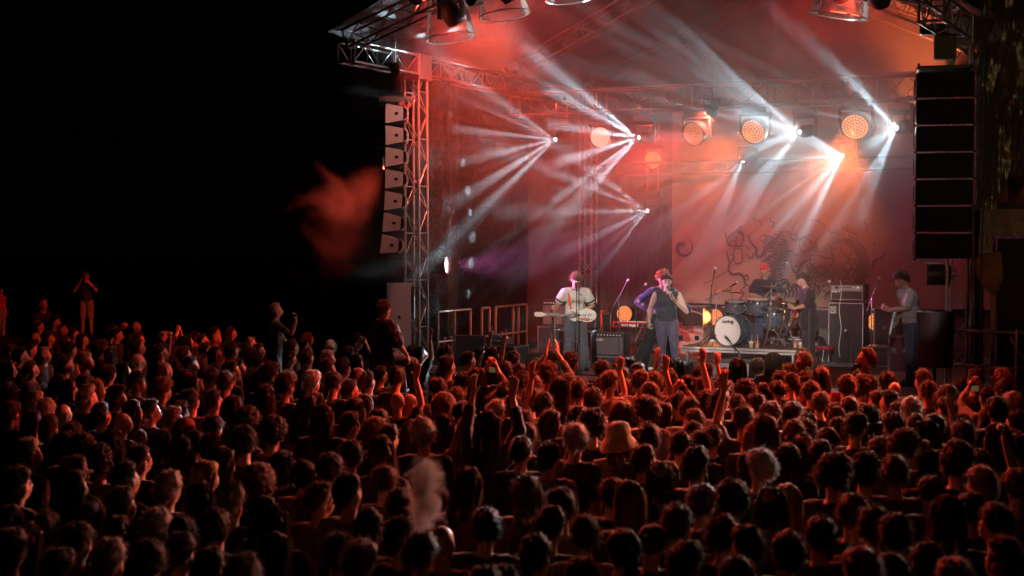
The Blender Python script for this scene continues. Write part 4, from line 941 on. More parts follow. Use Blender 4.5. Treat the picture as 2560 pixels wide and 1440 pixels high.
def mobj(name, me, m, parent):
    o = bpy.data.objects.new(name, me); COL.objects.link(o); o.parent = parent
    if m: me.materials.clear(); me.materials.append(m)
    return o
class Pose:
    """joint positions of a 1.72 m figure facing -y; its left side is +x"""
    def __init__(s, lean=0, side=0, yaw=0, nod=0, tilt=0, arms=None, legs=None, girth=1.0, width=1.0, sit=False, twist=0):
        s.g = girth; s.wd = width
        b = lean; s.pel = V3(0, 0, .97); s.wst = V3(side * .3, -b * .12, 1.12); s.chs = V3(side * .7, -b * .42, 1.30 - abs(b) * .03)
        s.shc = V3(side, -b * .72, 1.415 - abs(b) * .10); s.nk0 = s.shc + V3(0, .01, .02); s.nk1 = s.shc + V3(side * .2, -.012 - b * .22, .115 - abs(b) * .03)
        tw = Matrix.Rotation(twist, 3, 'Z'); s.tw = tw
        sw = .178 * width; s.sh = {1: s.shc + tw @ V3(sw, 0, -.032), -1: s.shc + tw @ V3(-sw, 0, -.032)}
        s.el = {k: s.sh[k] + V3(k * .045, .03, -.275) for k in (1, -1)}; s.wr = {k: s.el[k] + V3(-k * .01, -.07, -.235) for k in (1, -1)}
        s.hd = {k: (V3(0, -.15, -1), V3(-k, 0, 0), .25) for k in (1, -1)}
        for k, a in (arms or {}).items():
            s.el[k] = Vector(a[0]); s.wr[k] = Vector(a[1])
            if len(a) > 2: s.hd[k] = a[2]
        s.hip = {k: V3(k * .088 * width, 0, .93) for k in (1, -1)}; s.kn = {k: V3(k * .105, -.015, .50) for k in (1, -1)}; s.an = {k: V3(k * .115, .02, .085) for k in (1, -1)}
        s.toe = {}
        for k, a in (legs or {}).items(): s.kn[k] = Vector(a[0]); s.an[k] = Vector(a[1]); 
        for k in (1, -1): s.toe[k] = s.an[k] + V3(k * .035, -.16, -.045)
        for k, a in (legs or {}).items():
            if len(a) > 2: s.toe[k] = Vector(a[2])
        s.HM = Matrix.Translation(s.nk1) @ Matrix.Rotation(yaw, 4, 'Z') @ Matrix.Rotation(nod, 4, 'X') @ Matrix.Rotation(tilt, 4, 'Y')
    def head(s, x, y, z): return s.HM @ V3(x, y, z)
def add_hand(P, w_, d, n, curl, k, spread=.0, sc_=1.0):
    sd = d.cross(n).normalized() * (-k)      # toward the thumb
    base = w_ + d * .012; knr = .0115 * sc_
    curls = curl if isinstance(curl, (list, tuple)) else [curl] * 4
    L = [(.042, .026, .021), (.046, .030, .022), (.043, .028, .022), (.034, .021, .019)]
    for i in range(4):
        off = sd * (.030 - .0195 * i) * sc_; kn = base + d * (.082 - .004 * abs(i - 1)) * sc_ + off
        P.cap(base + off * .55, kn, .0125, knr, 8)
        f0 = (d + sd * spread * (1.2 - .8 * i)).normalized(); p = kn; a = 0
        for j, l in enumerate(L[i]):
            a += curls[i] * 1.25
            v = (f0 * math.cos(a) + n * math.sin(a)).normalized()
            q = p + v * l * sc_; P.cap(p, q, knr * (1 - .12 * j), knr * (.88 - .12 * j), 8); p = q
    closed = sum(curls) > 1.6
    t0 = base + sd * .022; tv = (d * .62 + sd * (.25 if closed else .75) + n * (.75 if closed else .15)).normalized()
    t1 = t0 + d * .02 + tv * .042; P.cap(t0, t1, .014, .0125, 8)
    tv2 = (tv + n * (.7 if closed else .2) - sd * .2 + d * .2).normalized(); P.cap(t1, t1 + tv2 * .03, .0115, .009, 8)
def hand(P, w_, spec, k, sc_=1.0):
    d, n, curl = spec[:3]; d = Vector(d).normalized(); n = Vector(n); n = (n - d * n.dot(d)).normalized()
    add_hand(P, w_, d, n, curl, k, spec[3] if len(spec) > 3 else 0, sc_)
def body_mesh(ps, vox=.0065, dec=None, hands=True, female=False):
    P = Prims(); g = ps.g; wd = ps.wd
    P.ell(ps.pel, (.150 * wd * g, .108 * g, .115)); P.ell(ps.wst, (.135 * wd * g, .098 * g, .15)); P.ell(ps.chs, (.155 * wd * (1 + (g - 1) * .5), .108 * g, .165))
    P.cap(ps.sh[-1].lerp(ps.shc, .25), ps.sh[1].lerp(ps.shc, .25), .058, .058); P.cap(ps.shc + V3(0, 0, -.06), ps.nk0 + V3(0, 0, .01), .085, .062); P.cap(ps.nk0, ps.nk1 + V3(0, 0, .01), .058, .052)
    h = ps.head
    rot = ps.HM.to_quaternion()
    P.ell(h(0, .012, .105), (.074, .093, .088), rot, 20); P.ell(h(0, -.020, .085), (.066, .070, .075), rot, 16)
    P.cap(h(0, -.025, .055), h(0, -.056, .012), .050, .028); P.cap(h(-.04, -.005, .03), h(0, -.055, .005), .026, .02, 10); P.cap(h(.04, -.005, .03), h(0, -.055, .005), .026, .02, 10)
    P.cap(h(0, -.088, .088), h(0, -.103, .055), .009, .014, 8); P.cap(h(-.035, -.078, .098), h(.035, -.078, .098), .014, .014, 8)
    P.cap(h(-.016, -.086, .026), h(.016, -.086, .026), .010, .010, 8)
    for k in (-1, 1): P.ell(h(k * .076, .008, .070), (.011, .020, .031), rot, 10); P.ell(h(k * .034, -.066, .062), (.022, .02, .022), rot, 8)
    for k in (1, -1):
        P.chain([ps.sh[k], ps.sh[k].lerp(ps.el[k], .45), ps.el[k]], [.056 * (1 + (g - 1) * .5), .050 * (1 + (g - 1) * .6), .040])
        P.chain([ps.el[k], ps.el[k].lerp(ps.wr[k], .35), ps.wr[k]], [.040, .041, .027])
        hand(P, ps.wr[k], ps.hd[k], k)
        P.chain([ps.hip[k], ps.hip[k].lerp(ps.kn[k], .5), ps.kn[k]], [.088 * g, .075 * g, .056]); P.chain([ps.kn[k], ps.kn[k].lerp(ps.an[k], .35) + V3(0, .012, 0), ps.an[k]], [.054, .054, .036])
        P.cap(ps.an[k] + V3(0, .02, -.04), ps.toe[k], .036, .026)
    return P.mesh('body', vox, 2, dec)
def shirt_mesh(ps, sleeve=.55, hem=.93, vox=.010, puff=.012, dec=None, wr=.006, open_neck=False, sleeve_w=.012, long=False):
    P = Prims(); g = ps.g; wd = ps.wd; e = puff
    P.ell(ps.pel + V3(0, 0, .0), (.152 * wd * g + e, .110 * g + e, .09)); P.ell(ps.pel.lerp(ps.wst, .5), (.142 * wd * g + e, .102 * g + e, .11)); P.ell(ps.wst, (.138 * wd * g + e, .10 * g + e, .15)); P.ell(ps.chs, (.157 * wd * (1 + (g - 1) * .5) + e, .110 * g + e, .165))
    P.cap(ps.sh[-1].lerp(ps.shc, .22), ps.sh[1].lerp(ps.shc, .22), .058 + e, .058 + e); P.cap(ps.shc + V3(0, 0, -.06), ps.nk0 + V3(0, 0, -.03), .088 + e, .070)
    if hem < .9: P.cap(ps.pel + V3(0, 0, -.02), ps.pel + V3(0, 0, hem - .97), .13 * wd * g + e, .14 * wd * g + e)
    for k in (1, -1):
        if sleeve <= 0: continue
        a = [ps.sh[k], ps.sh[k].lerp(ps.el[k], min(1, sleeve))]; r = [.058 + e, .050 + sleeve_w]
        if sleeve > 1: a.append(ps.el[k].lerp(ps.wr[k], min(.97, sleeve - 1))); r[1] = .046 + sleeve_w; r.append(.032 + sleeve_w)
        P.chain(a, r)
    return P.mesh('shirt', vox, 2, dec, wr)
def trouser_mesh(ps, vox=.010, loose=.012, dec=None, wr=.008, short=False):
    P = Prims(); g = ps.g; wd = ps.wd
    P.ell(ps.pel + V3(0, 0, -.03), (.150 * wd * g + .008, .110 * g + .006, .10))
    for k in (1, -1):
        if short: P.cap(ps.hip[k], ps.hip[k].lerp(ps.kn[k], .85), .09 * g + .008, .07 * g + .018); continue
        P.chain([ps.hip[k], ps.hip[k].lerp(ps.kn[k], .5), ps.kn[k], ps.kn[k].lerp(ps.an[k], .5), ps.an[k] + V3(0, 0, -.03)], [.090 * g + .006, .078 * g + loose * .6, .060 + loose, .052 + loose * 1.5, .045 + loose * 1.7])
    return P.mesh('trousers', vox, 2, dec, wr, 10)
def shoe_mesh(ps, vox=.010):
    P = Prims()
    for k in (1, -1): P.cap(ps.an[k] + V3(0, .035, -.048), ps.toe[k] + V3(0, 0, .002), .042, .036); P.cap(ps.an[k] + V3(0, .0, -.02), ps.an[k] + V3(0, -.01, -.05), .045, .045)
    return P.mesh('shoes', vox, 1)
# hair ------------------------------------------------------------
def hair_mesh(kind, seed=1, dens=1.0):
    """around a head whose pivot frame is HM (neck top at the origin, crown near z=.195); faces -y"""
    rn = random.Random(seed); C = V3(0, .012, .105); RX, RY, RZ_ = .076, .096, .092; m = MB()
    thick = {'s': .017, 'c': .040, 'l': .024, 'g': .020, 'p': .014, 'f': .048, 'fringe': .013, 'm': .017, 'b': .0015, 'w': .02}[kind]
    def cov(d):                               # how much of the head this direction covers
        face = d.y * .95 + d.z * .72 + (.10 if kind in 'lcfm' or kind == 'fringe' else -.02)
        c = max(0, min(1, (face + .12) / .2)); c *= max(0, min(1, (d.z + (.78 if kind != 'b' else .5)) / .25))
        return c
    n1, n2 = 36, 26; ring = []
    for j in range(n2 + 1):
        th = math.pi * j / n2; row = []
        for i in range(n1):
            ph = 2 * math.pi * i / n1; d = V3(math.sin(th) * math.cos(ph), math.sin(th) * math.sin(ph), math.cos(th)); c = cov(d)
            n_ = 1.4 * noise.noise(d * (3.2 if kind in 'cf' else 2.4) + V3(seed * 3.3, 0, 0)) + .9 * noise.noise(d * 7 + V3(0, seed, 0))
            t = thick * (1 + (.5 if kind in 'cf' else .4) * n_) * c - .010 * (1 - c)
            t += {'c': .022, 'f': .022, 's': .006, 'g': .006, 'm': .007, 'l': .012, 'w': .008}.get(kind, 0) * (noise.noise(d * 4.6 + V3(seed * 5.1, 2, 0)) + .6 * noise.noise(d * 10 + V3(seed, 7, 1))) * c
            if kind in ('s', 'g', 'm') and d.z > .2: t *= 1 + .5 * d.z
            row.append(m.bm.verts.new(C + V3(d.x * (RX + t), d.y * (RY + t), d.z * (RZ_ + t))))
        ring.append(row)
    for j in range(n2):
        for i in range(n1):
            try: m.bm.faces.new((ring[j][i], ring[j][(i + 1) % n1], ring[j + 1][(i + 1) % n1], ring[j + 1][i]))
            except Exception: pass
    def strip(pts, w0, w1=0):
        prev = None; side = V3(rn.uniform(-1, 1), rn.uniform(-1, 1), rn.uniform(-.3, .3)).normalized()
        for i, p in enumerate(pts):
            w_ = w0 + (w1 - w0) * i / (len(pts) - 1); a = m.bm.verts.new(p - side * w_ / 2); b = m.bm.verts.new(p + side * w_ / 2)
            if prev: m.bm.faces.new((prev[0], prev[1], b, a))
            prev = (a, b)
    N = int({'s': 1500, 'c': 1400, 'l': 420, 'g': 1500, 'p': 500, 'f': 900, 'fringe': 600, 'm': 800, 'b': 0, 'w': 700}[kind] * dens)
    for _ in range(N):
        d = V3(rn.gauss(0, 1), rn.gauss(0, 1), rn.gauss(0, 1)).normalized(); c = cov(d)
        if c < .5: continue
        t = thick * .8; p = C + V3(d.x * (RX + t), d.y * (RY + t), d.z * (RZ_ + t))
        if kind in 'sgmp' or kind in ('w', 'fringe'):
            fl = V3(d.x * .2, .55 if kind != 'fringe' else -.7, -.75).normalized(); tl = (fl - d * fl.dot(d)).normalized(); L = rn.uniform(.018, .042) * (1.6 if kind in ('m', 'fringe') else 1)
            lift = rn.uniform(.3, 1.0) if kind != 'p' else .1
            strip([p, p + (d * lift + tl) * L * .5 + V3(rn.uniform(-1, 1), rn.uniform(-1, 1), rn.uniform(-1, 1)) * .006, p + (d * lift * .9 + tl * 1.2) * L + V3(rn.uniform(-1, 1), rn.uniform(-1, 1), rn.uniform(-.5, 1)) * .012], .0062, .0015)
        elif kind in 'cf':
            r = rn.uniform(.007, .014); a = V3(rn.uniform(-1, 1), rn.uniform(-1, 1), rn.uniform(-1, 1)).normalized(); b = d.cross(a).normalized(); ph = rn.uniform(0, 6)
            strip([p + d * (.004 + .004 * q) + (a * math.cos(ph + q * 1.1) + b * math.sin(ph + q * 1.1)) * r for q in range(6)], .0075, .003)
        elif kind == 'l':
            pass
    if kind in ('m', 'fringe'):
        for _ in range(int(260 * dens)):
            a = rn.uniform(-1.5, 1.5); p = C + V3(.078 * math.sin(a), -.088 * math.cos(a), .052 + .012 * rn.random()); L = rn.uniform(.02, .055) * (1 if kind == 'm' else 1.1)
            o_ = V3(math.sin(a), -math.cos(a), 0); sw_ = rn.uniform(-.4, .4)
            strip([p - o_ * .012 + V3(0, 0, .02), p + o_ * .006, p + o_ * .010 + V3(sw_ * L, 0, -L * .5), p + o_ * .006 + V3(sw_ * L * 1.5, 0, -L)], .008, .002)
    if kind in ('l', 'w'):
        L0 = .34 if kind == 'l' else .16
        for _ in range(int(460 * dens)):
            ph = rn.uniform(-.35, math.pi + .35); th0 = rn.uniform(.0, .5); L = L0 * rn.uniform(.75, 1.1); pts = []
            for q in range(10):
                t = q / 9; th = th0 + (1.62 - th0) * min(1, t * 2.2); r = 1.0 + thick / .09 + .03 * rn.uniform(-1, 1)
                x = math.sin(th) * math.cos(ph) * RX * r * 1.06; y = math.sin(th) * math.sin(ph) * RY * r; z = math.cos(th) * RZ_ * r
                if t > .45: z -= (t - .45) / .55 * L; x *= 1 + .35 * (t - .45); y *= 1 + .15 * (t - .45); y = max(y, -.04)
                pts.append(C + V3(x + .006 * math.sin(t * 9 + ph * 7), y + .012 * math.sin(t * 6 + ph * 3) * t, z))
            strip(pts, .012, .004)
    if kind == 'p':
        b0 = C + V3(0, .10, .03); m.ball(b0 + V3(0, .015, .0), .026, 8)
        for _ in range(150):
            a = rn.uniform(0, 6.28); pts = [b0 + V3(.02 * math.cos(a) * (1 - t * .3) + .01 * math.sin(t * 5 + a), .03 + .05 * math.sin(min(1.5, t * 2.4)) + .012 * math.sin(a), -.26 * t * t - .02 * t + .02 * math.sin(a)) for t in [q / 7 for q in range(8)]]
            strip(pts, .008, .003)
    me = bpy.data.meshes.new('hair'); m.bm.to_mesh(me); m.bm.free()
    for p in me.polygons: p.use_smooth = True
    return me
def hat_mesh(kind):
    m = MB(); C = V3(0, .012, .105)
    if kind in ('cap', 'bcap'):
        s = -1 if kind == 'cap' else 1
        prof = [(.088, -.005), (.092, .02), (.090, .05), (.078, .085), (.05, .108), (.0, .116)]
        m.lathe([(r, z) for r, z in prof], 28, Matrix.Translation(C + V3(0, .003, .005)) @ Matrix.Diagonal((.94, 1.13, 1, 1)))
        A = []
        for i in range(13):
            a = math.pi * (i / 12); x = .072 * math.cos(a); y = -.07 - .085 * math.sin(a); A.append((x, y))
        vs = [m.bm.verts.new(C + V3(x, -s * y * 1 if False else s * -1 * -y if False else (y if s < 0 else -y), .012 - .018 * (abs(x) / .07) ** 2 - .012 * (abs(y) - .07) / .085)) for x, y in A]
        vs2 = [m.bm.verts.new(C + V3(x * .98, (-.06 if s < 0 else .06), .022 - .018 * (abs(x) / .07) ** 2)) for x, y in A]
        for i in range(12): m.bm.faces.new((vs[i], vs[i + 1], vs2[i + 1], vs2[i]))
        m.ball(C + V3(0, .003, .122), .006, 8)
    elif kind == 'beanie':
        m.lathe([(.086, -.012), (.092, -.010), (.094, .018), (.089, .022), (.090, .05), (.080, .085), (.055, .112), (.02, .125), (0, .127)], 28, Matrix.Translation(C + V3(0, .008, .008)) @ Matrix.Diagonal((.93, 1.12, 1, 1)))
    elif kind == 'bucket':
        m.lathe([(.176, -.085), (.172, -.075), (.150, -.035), (.112, .005), (.103, .03), (.099, .065), (.088, .098), (.05, .118), (0, .122)], 36, Matrix.Translation(C + V3(0, .005, .012)) @ Matrix.Diagonal((.95, 1.1, 1, 1)))
    elif kind == 'hood':
        m.lathe([(.125, -.14), (.115, -.10), (.108, -.04), (.106, .02), (.098, .07), (.07, .11), (.03, .13), (0, .134)], 28, Matrix.Translation(C + V3(0, .025, .0)) @ Matrix.Rotation(R(-10), 4, 'X'))
        bmesh.ops.delete(m.bm, geom=[v for v in m.bm.verts if v.co.y < -.055 and v.co.z < .17], context='VERTS')
    a_ = .016 if kind == 'bucket' else .004
    for v in m.bm.verts: v.co += V3(noise.noise(v.co * 9 + V3(3, 0, 0)), noise.noise(v.co * 9), noise.noise(v.co * 9 + V3(0, 5, 0))) * a_
    me = bpy.data.meshes.new('hat'); bmesh.ops.recalc_face_normals(m.bm, faces=m.bm.faces); m.bm.to_mesh(me); m.bm.free()
    for p in me.polygons: p.use_smooth = True
    return me
SKIN = mat('skin', (.46, .27, .19), .5, var=.10, vscale=18); SKIN2 = mat('skin_tanned', (.34, .19, .12), .5, var=.1)
HAIRS = {'dark': hair_mat('hair_dark', (.05, .032, .024)), 'brown': hair_mat('hair_brown', (.19, .11, .065)), 'grey': hair_mat('hair_grey', (.33, .30, .28), .25), 'blond': hair_mat('hair_blond', (.38, .25, .12)), 'ginger': hair_mat('hair_ginger', (.42, .11, .03))}
def cloth(name, col, rough=.85): return mat('cloth_' + name, col, rough, bump=.25, bscale=90, var=.15, sheen=.15)
def face_bits(root, ps, glasses=False, beard=None, mouth=None):
    e = MB()
    for k in (-1, 1): e.ball(ps.head(k * .031, -.088, .076), (.012, .006, .007), 10)
    e.build('eyes', mat('eye_dark', (.03, .02, .015), .3), root)
    b = MB()
    for k in (-1, 1): b.tube(ps.head(k * .014, -.094, .098), ps.head(k * .046, -.084, .101), .005, .003, n=6)
    b.build('eyebrows', HAIRS['dark'], root)
    m = MB(); q = ps.HM.to_quaternion(); m.ball(ps.head(0, -.096, .027), (.022, .004, .013) if mouth == 'open' else (.020, .004, .004), 10, q); m.build('mouth', mat('mouth_dark', (.10, .02, .02) if mouth == 'open' else (.28, .09, .07), .5), root)
    if glasses:
        g = MB()
        for k in (-1, 1): pts = [ps.head(k * .033 + .021 * math.cos(a * .6), -.099, .074 + .017 * math.sin(a * .6)) for a in range(12)]; g.path(pts, .0025, 5); g.tube(ps.head(k * .054, -.098, .078), ps.head(k * .078, .0, .076), .0022, n=5)
        g.tube(ps.head(-.012, -.1, .078), ps.head(.012, -.1, .078), .002, n=5); g.build('glasses', BLK, root)
    if beard:
        bb = MB(); rn = random.Random(3)
        for _ in range(500):
            a = rn.uniform(-1.35, 1.35); z = rn.uniform(-.01, .05); r = .062 + rn.uniform(0, .006); x = r * math.sin(a); y = -.028 - (.058 + .0 * z) * math.cos(a)
            if abs(a) < .35 and z > .02 and z < .034: continue
            p = ps.head(x * (1 - .3 * max(0, .03 - z) / .04), y, z); d = (p - ps.head(0, -.02, .03)).normalized(); s_ = V3(rn.uniform(-1, 1), rn.uniform(-1, 1), 0) * .003
            q_ = p + d * .012 + V3(0, 0, -.016); v = [bb.bm.verts.new(p - s_), bb.bm.verts.new(p + s_), bb.bm.verts.new(q_)]; bb.bm.faces.new(v)
        bb.build('beard', HAIRS[beard], root)
def figure(ps, label, loc, rz, height=1.72, skin=SKIN, shirt=None, trousers=None, shoes=True, hair=None, hat=None, vox=.0065, face=True, glasses=False, beard=None, mouth=None, name='person', group=None, shirt_kw={}, tr_kw={}, lean_z=0):
    root = empty(name, loc, rz, label, 'person', group); root.scale = (height / 1.72,) * 3
    mobj('body', body_mesh(ps, vox), skin, root)
    if shirt: mobj('shirt', shirt_mesh(ps, **shirt_kw), shirt, root)
    if trousers: mobj('trousers', trouser_mesh(ps, **tr_kw), trousers, root)
    if shoes: mobj('shoes', shoe_mesh(ps), BLKR, root)
    if hair: o = mobj('hair', hair_mesh(hair[0], hair[2] if len(hair) > 2 else 1, 1.3), HAIRS[hair[1]], root); o.matrix_local = ps.HM
    if hat: o = mobj(hat[0], hat_mesh(hat[1]), hat[2], root); o.matrix_local = ps.HM
    if face: face_bits(root, ps, glasses, beard, mouth)
    return root
def rig_to(root, p): return root.matrix_basis @ Vector(p)
def facing_rz(p, q): d = Vector(q) - Vector(p); return math.atan2(d.y, d.x) + math.pi / 2      # -y of the figure points from p to q
CAMDIR = V3(0, -1, 0)
# --- guitarist in the white ringer shirt
p = FL(1438, 1.0); rz0 = facing_rz(p, EYE) + R(2)
ps = Pose(lean=.10, nod=R(36), yaw=R(14), width=1.08, girth=1.06,
    arms={1: ((.30, -.02, 1.14), (.10, -.20, 1.02), ((-1, -.15, -.05), (0, .5, -1), .45)), -1: ((-.31, -.03, 1.16), (-.37, -.24, 1.03), ((-.2, -.4, .6), (.6, .6, .2), .7))},
    legs={1: ((.13, -.04, .50), (.17, .02, .085)), -1: ((-.10, -.05, .50), (-.12, .03, .085))})
g1 = figure(ps, 'guitarist in white ringer shirt bending over a cream guitar', p, rz0, 1.74, shirt=cloth('white_print', (.70, .66, .60)), trousers=cloth('grey_jeans', (.10, .10, .12)), hair=('m', 'brown', 3), shirt_kw=dict(sleeve=.62, sleeve_w=.030, puff=.022, wr=.008), tr_kw=dict(loose=.03, wr=.012))
trim = cloth('black_trim', (.02, .02, .02)); m = MB()
for k in (1, -1):
    c = ps.sh[k].lerp(ps.el[k], .64); ax_ = (ps.el[k] - ps.sh[k]).normalized(); m.tube(c - ax_ * .012, c + ax_ * .016, .084, .082, n=20, cap=False)
m.path([ps.shc + V3(.083 * math.cos(a * .35), -.012 - .075 * math.sin(a * .35) if math.sin(a * .35) > 0 else -.012 - .02 * math.sin(a * .35), .048 - .035 * max(0, math.sin(a * .35))) for a in range(19)], .009, 6); m.build('shirt_trim', trim, g1)
pr = MB(); rn = random.Random(2)
for (x0, x1, z0, z1, n_) in ((-.05, .01, 1.325, 1.335, 9), (.03, .10, 1.33, 1.345, 8), (-.06, .09, 1.20, 1.25, 26)):
    for _ in range(n_):
        x = rn.uniform(x0, x1); z = rn.uniform(z0, z1); pr.box((x, -.166 - (1.33 - z) * .16, z), (rn.uniform(.006, .018), .004, rn.uniform(.006, .014)))
pr.build('shirt_print', trim, g1)
gt = guitar('cream_guitar', 'cream electric guitar held by the man in the white ringer shirt', CREAM, MAPLE, pick=(.5, .03, .03)); gt.rotation_euler = (R(-6), R(1), rz0); gt.location = rig_to(g1, (.10, -.245, .985))
st = MB(); pts = [V3(-.10, -.02, 1.47), V3(-.115, -.13, 1.42), V3(-.112, -.165, 1.30), V3(-.105, -.19, 1.17), V3(-.06, -.21, 1.06)]
for a, b in zip(pts, pts[1:]): st.box((a + b) / 2, (.052, .008, (b - a).length * 1.03), rot=(b - a).to_track_quat('Z', 'Y') @ Quaternion((0, 0, 1), 0))
tag(st.build('guitar_strap', mat('orange_strap', (.80, .13, .03), .6), None, loc=p, rot=(0, 0, rz0)), 'bright orange strap over the shoulder of the man in white', 'strap')
# --- singer
p = FL(1666, .75); rz0 = facing_rz(p, EYE) + R(6)
ps = Pose(lean=.02, nod=R(-2), yaw=R(-6), width=1.06, girth=1.12,
    arms={1: ((.33, -.05, 1.10), (.06, -.24, 1.35), ((-.35, -.15, .9), (-.6, .5, .1), .85)), -1: ((-.27, .05, 1.16), (-.30, -.02, .93), ((0, -.1, -1), (.7, .5, 0), .7))},
    legs={1: ((.13, -.03, .50), (.17, .0, .085)), -1: ((-.07, -.02, .50), (-.09, .03, .085))})
s1 = figure(ps, 'singer in sleeveless black top holding a microphone to the mouth', p, rz0, 1.72, skin=mat('skin_pale', (.56, .35, .27), .5), shirt=cloth('charcoal_top', (.035, .036, .045)), trousers=cloth('violet_grey_jeans', (.11, .09, .14)), hair=('fringe', 'dark', 5), mouth='open', shirt_kw=dict(sleeve=0, hem=.90, puff=.012), tr_kw=dict(loose=.008))
m = MB(); a = rig_to(s1, (.045, -.262, 1.40)); b = rig_to(s1, ps.head(0, -.125, .03)); d = (b - a); m.tube(-d * .35, d * .8, .013, .019, n=12); mk = m.build('held_microphone', BLK, None, smooth=True, loc=a); tag(mk, 'microphone held by the singer in the sleeveless black top', 'microphone'); MB().ball(d * .93, .027, 12).build('head_grille', MATS['mic_grille'], mk, smooth=True)
m = MB(); c = ps.wr[1].lerp(ps.el[1], .12); ax_ = (ps.el[1] - ps.wr[1]).normalized(); m.tube(c - ax_ * .012, c + ax_ * .012, .034, n=14); c = c + ax_ * .045; m.tube(c - ax_ * .008, c + ax_ * .008, .037, n=14); m.build('wristbands', cloth('brown_band', (.08, .04, .02)), s1)
# --- musician behind, in the blue patterned jacket
p = FL(1649, 1.9); rz0 = facing_rz(p, EYE) + R(10)
ps = Pose(lean=.30, nod=R(34), yaw=R(-10), side=0, width=1.0, legs={-1: ((-.20, -.03, .50), (-.33, .03, .085)), 1: ((.12, -.03, .50), (.15, .03, .085))},
    arms={-1: ((-.40, -.12, 1.18), (-.26, -.26, 1.06), ((.3, -.5, -.6), (.3, .6, .2), .7)), 1: ((.34, -.12, 1.17), (.50, -.24, 1.02), ((.9, -.3, -.2), (0, -.2, -1), .1, .3))})
BLUE = mat('patterned_jacket', (.010, .02, .10), .5, sheen=.3); nt = BLUE.node_tree; b_ = nt.nodes['Principled BSDF']; vo = nt.nodes.new('ShaderNodeTexVoronoi'); vo.inputs['Scale'].default_value = 9; rp = nt.nodes.new('ShaderNodeValToRGB'); rp.color_ramp.elements[0].color = (.28, .22, .12, 1); rp.color_ramp.elements[0].position = .22; rp.color_ramp.elements[1].color = (.010, .018, .10, 1); rp.color_ramp.elements[1].position = .30; tc = nt.nodes.new('ShaderNodeTexCoord'); nt.links.new(tc.outputs['Object'], vo.inputs['Vector']); nt.links.new(vo.outputs['Distance'], rp.inputs[0]); nt.links.new(rp.outputs[0], b_.inputs['Base Color'])
f1 = figure(ps, 'red curly haired musician in blue patterned jacket behind the singer', p, rz0, 1.78, shirt=BLUE, trousers=cloth('black_wide_trousers', (.018, .018, .018)), hair=('f', 'ginger', 7), face=True, shirt_kw=dict(sleeve=1.8, sleeve_w=.022, puff=.02), tr_kw=dict(loose=.05))
m = MB(); a = rig_to(f1, ps.wr[-1] + V3(.03, -.06, -.02)); e = W(1587, 852, a.y - .1); d = e - a; m.tube(-d * .15, d, .0045, n=6); off = V3(.016, 0, -.008); m.tube(-d * .12 + off, d + off, .003, n=5); m.tube(d, d + off, .006, n=5)
tag(m.build('violin_bow', mat('bow_wood', (.45, .25, .14), .4), None, loc=a), 'thin bow hanging from the hand of the musician in blue', 'bow')
# --- drummer
p = FL(1911, rv0 + 1.55, RT - .36 + .10); rz0 = facing_rz(p, EYE) + R(18)
ps = Pose(lean=.03, yaw=R(24), nod=R(-4), girth=1.1, arms={-1: ((-.29, -.06, 1.17), (-.14, -.30, 1.10), ((.5, -.7, .1), (0, .3, -1), .8)), 1: ((.27, -.06, 1.17), (.10, -.30, 1.10), ((-.5, -.7, .3), (0, .3, -1), .8))},
    legs={-1: ((-.22, -.40, .88), (-.22, -.38, .42)), 1: ((.22, -.40, .88), (.24, -.38, .42))})
dr = figure(ps, 'drummer in red beanie and dark shirt with thin glasses', p, rz0, 1.76, shirt=cloth('dark_tee', (.022, .022, .028)), trousers=cloth('blue_jeans', (.03, .05, .10)), hat=('beanie', 'beanie', cloth('red_knit', (.50, .03, .035))), glasses=True, shirt_kw=dict(sleeve=.7, sleeve_w=.03, puff=.02), beard='grey')
m = MB()
for (k, px, py) in ((-1, 1945, 705), (1, 1895, 742)):
    a = rig_to(dr, ps.wr[k] + V3(0, -.06, 0)); e = W(px, py, a.y - .15); tag(MB().tube(-(e - a) * .1, e - a, .008, .005, n=6).build('drum_stick', MAPLE, None, loc=a), 'wooden stick in the %s hand of the drummer' % ('raised' if k < 0 else 'lower'), 'drum stick')
# --- guitarist in black with his back half turned
p = FL(2022, 3.15); rz0 = facing_rz(p, EYE) - R(68)
ps = Pose(lean=.10, nod=R(22), yaw=R(-6), width=1.0, girth=1.04, arms={1: ((.24, -.14, 1.16), (.26, -.38, 1.10), ((-.1, -.7, .3), (-.7, .2, .3), .7)), -1: ((-.26, .02, 1.15), (-.12, -.20, 1.02), ((.8, -.4, -.2), (0, .4, -1), .5))})
g2 = figure(ps, 'guitarist in a black shirt turned sideways beside the bass stack', p, rz0, 1.73, shirt=cloth('black_shirt', (.016, .016, .018)), trousers=cloth('black_trousers', (.014, .014, .016)), hair=('m', 'dark', 11), shirt_kw=dict(sleeve=.95, sleeve_w=.035, puff=.03, hem=.80, wr=.012))
gt = guitar('sunburst_guitar', 'dark red guitar played by the man in the black shirt', MATS['cherry_lacquer'], MAPLE, head='maple'); gt.rotation_euler = (R(-8), R(12), rz0 + R(-28)); gt.location = rig_to(g2, (-.02, -.245, 1.0))
for o_ in gt.children_recursive: pass
gt.scale = (-1, 1, 1)
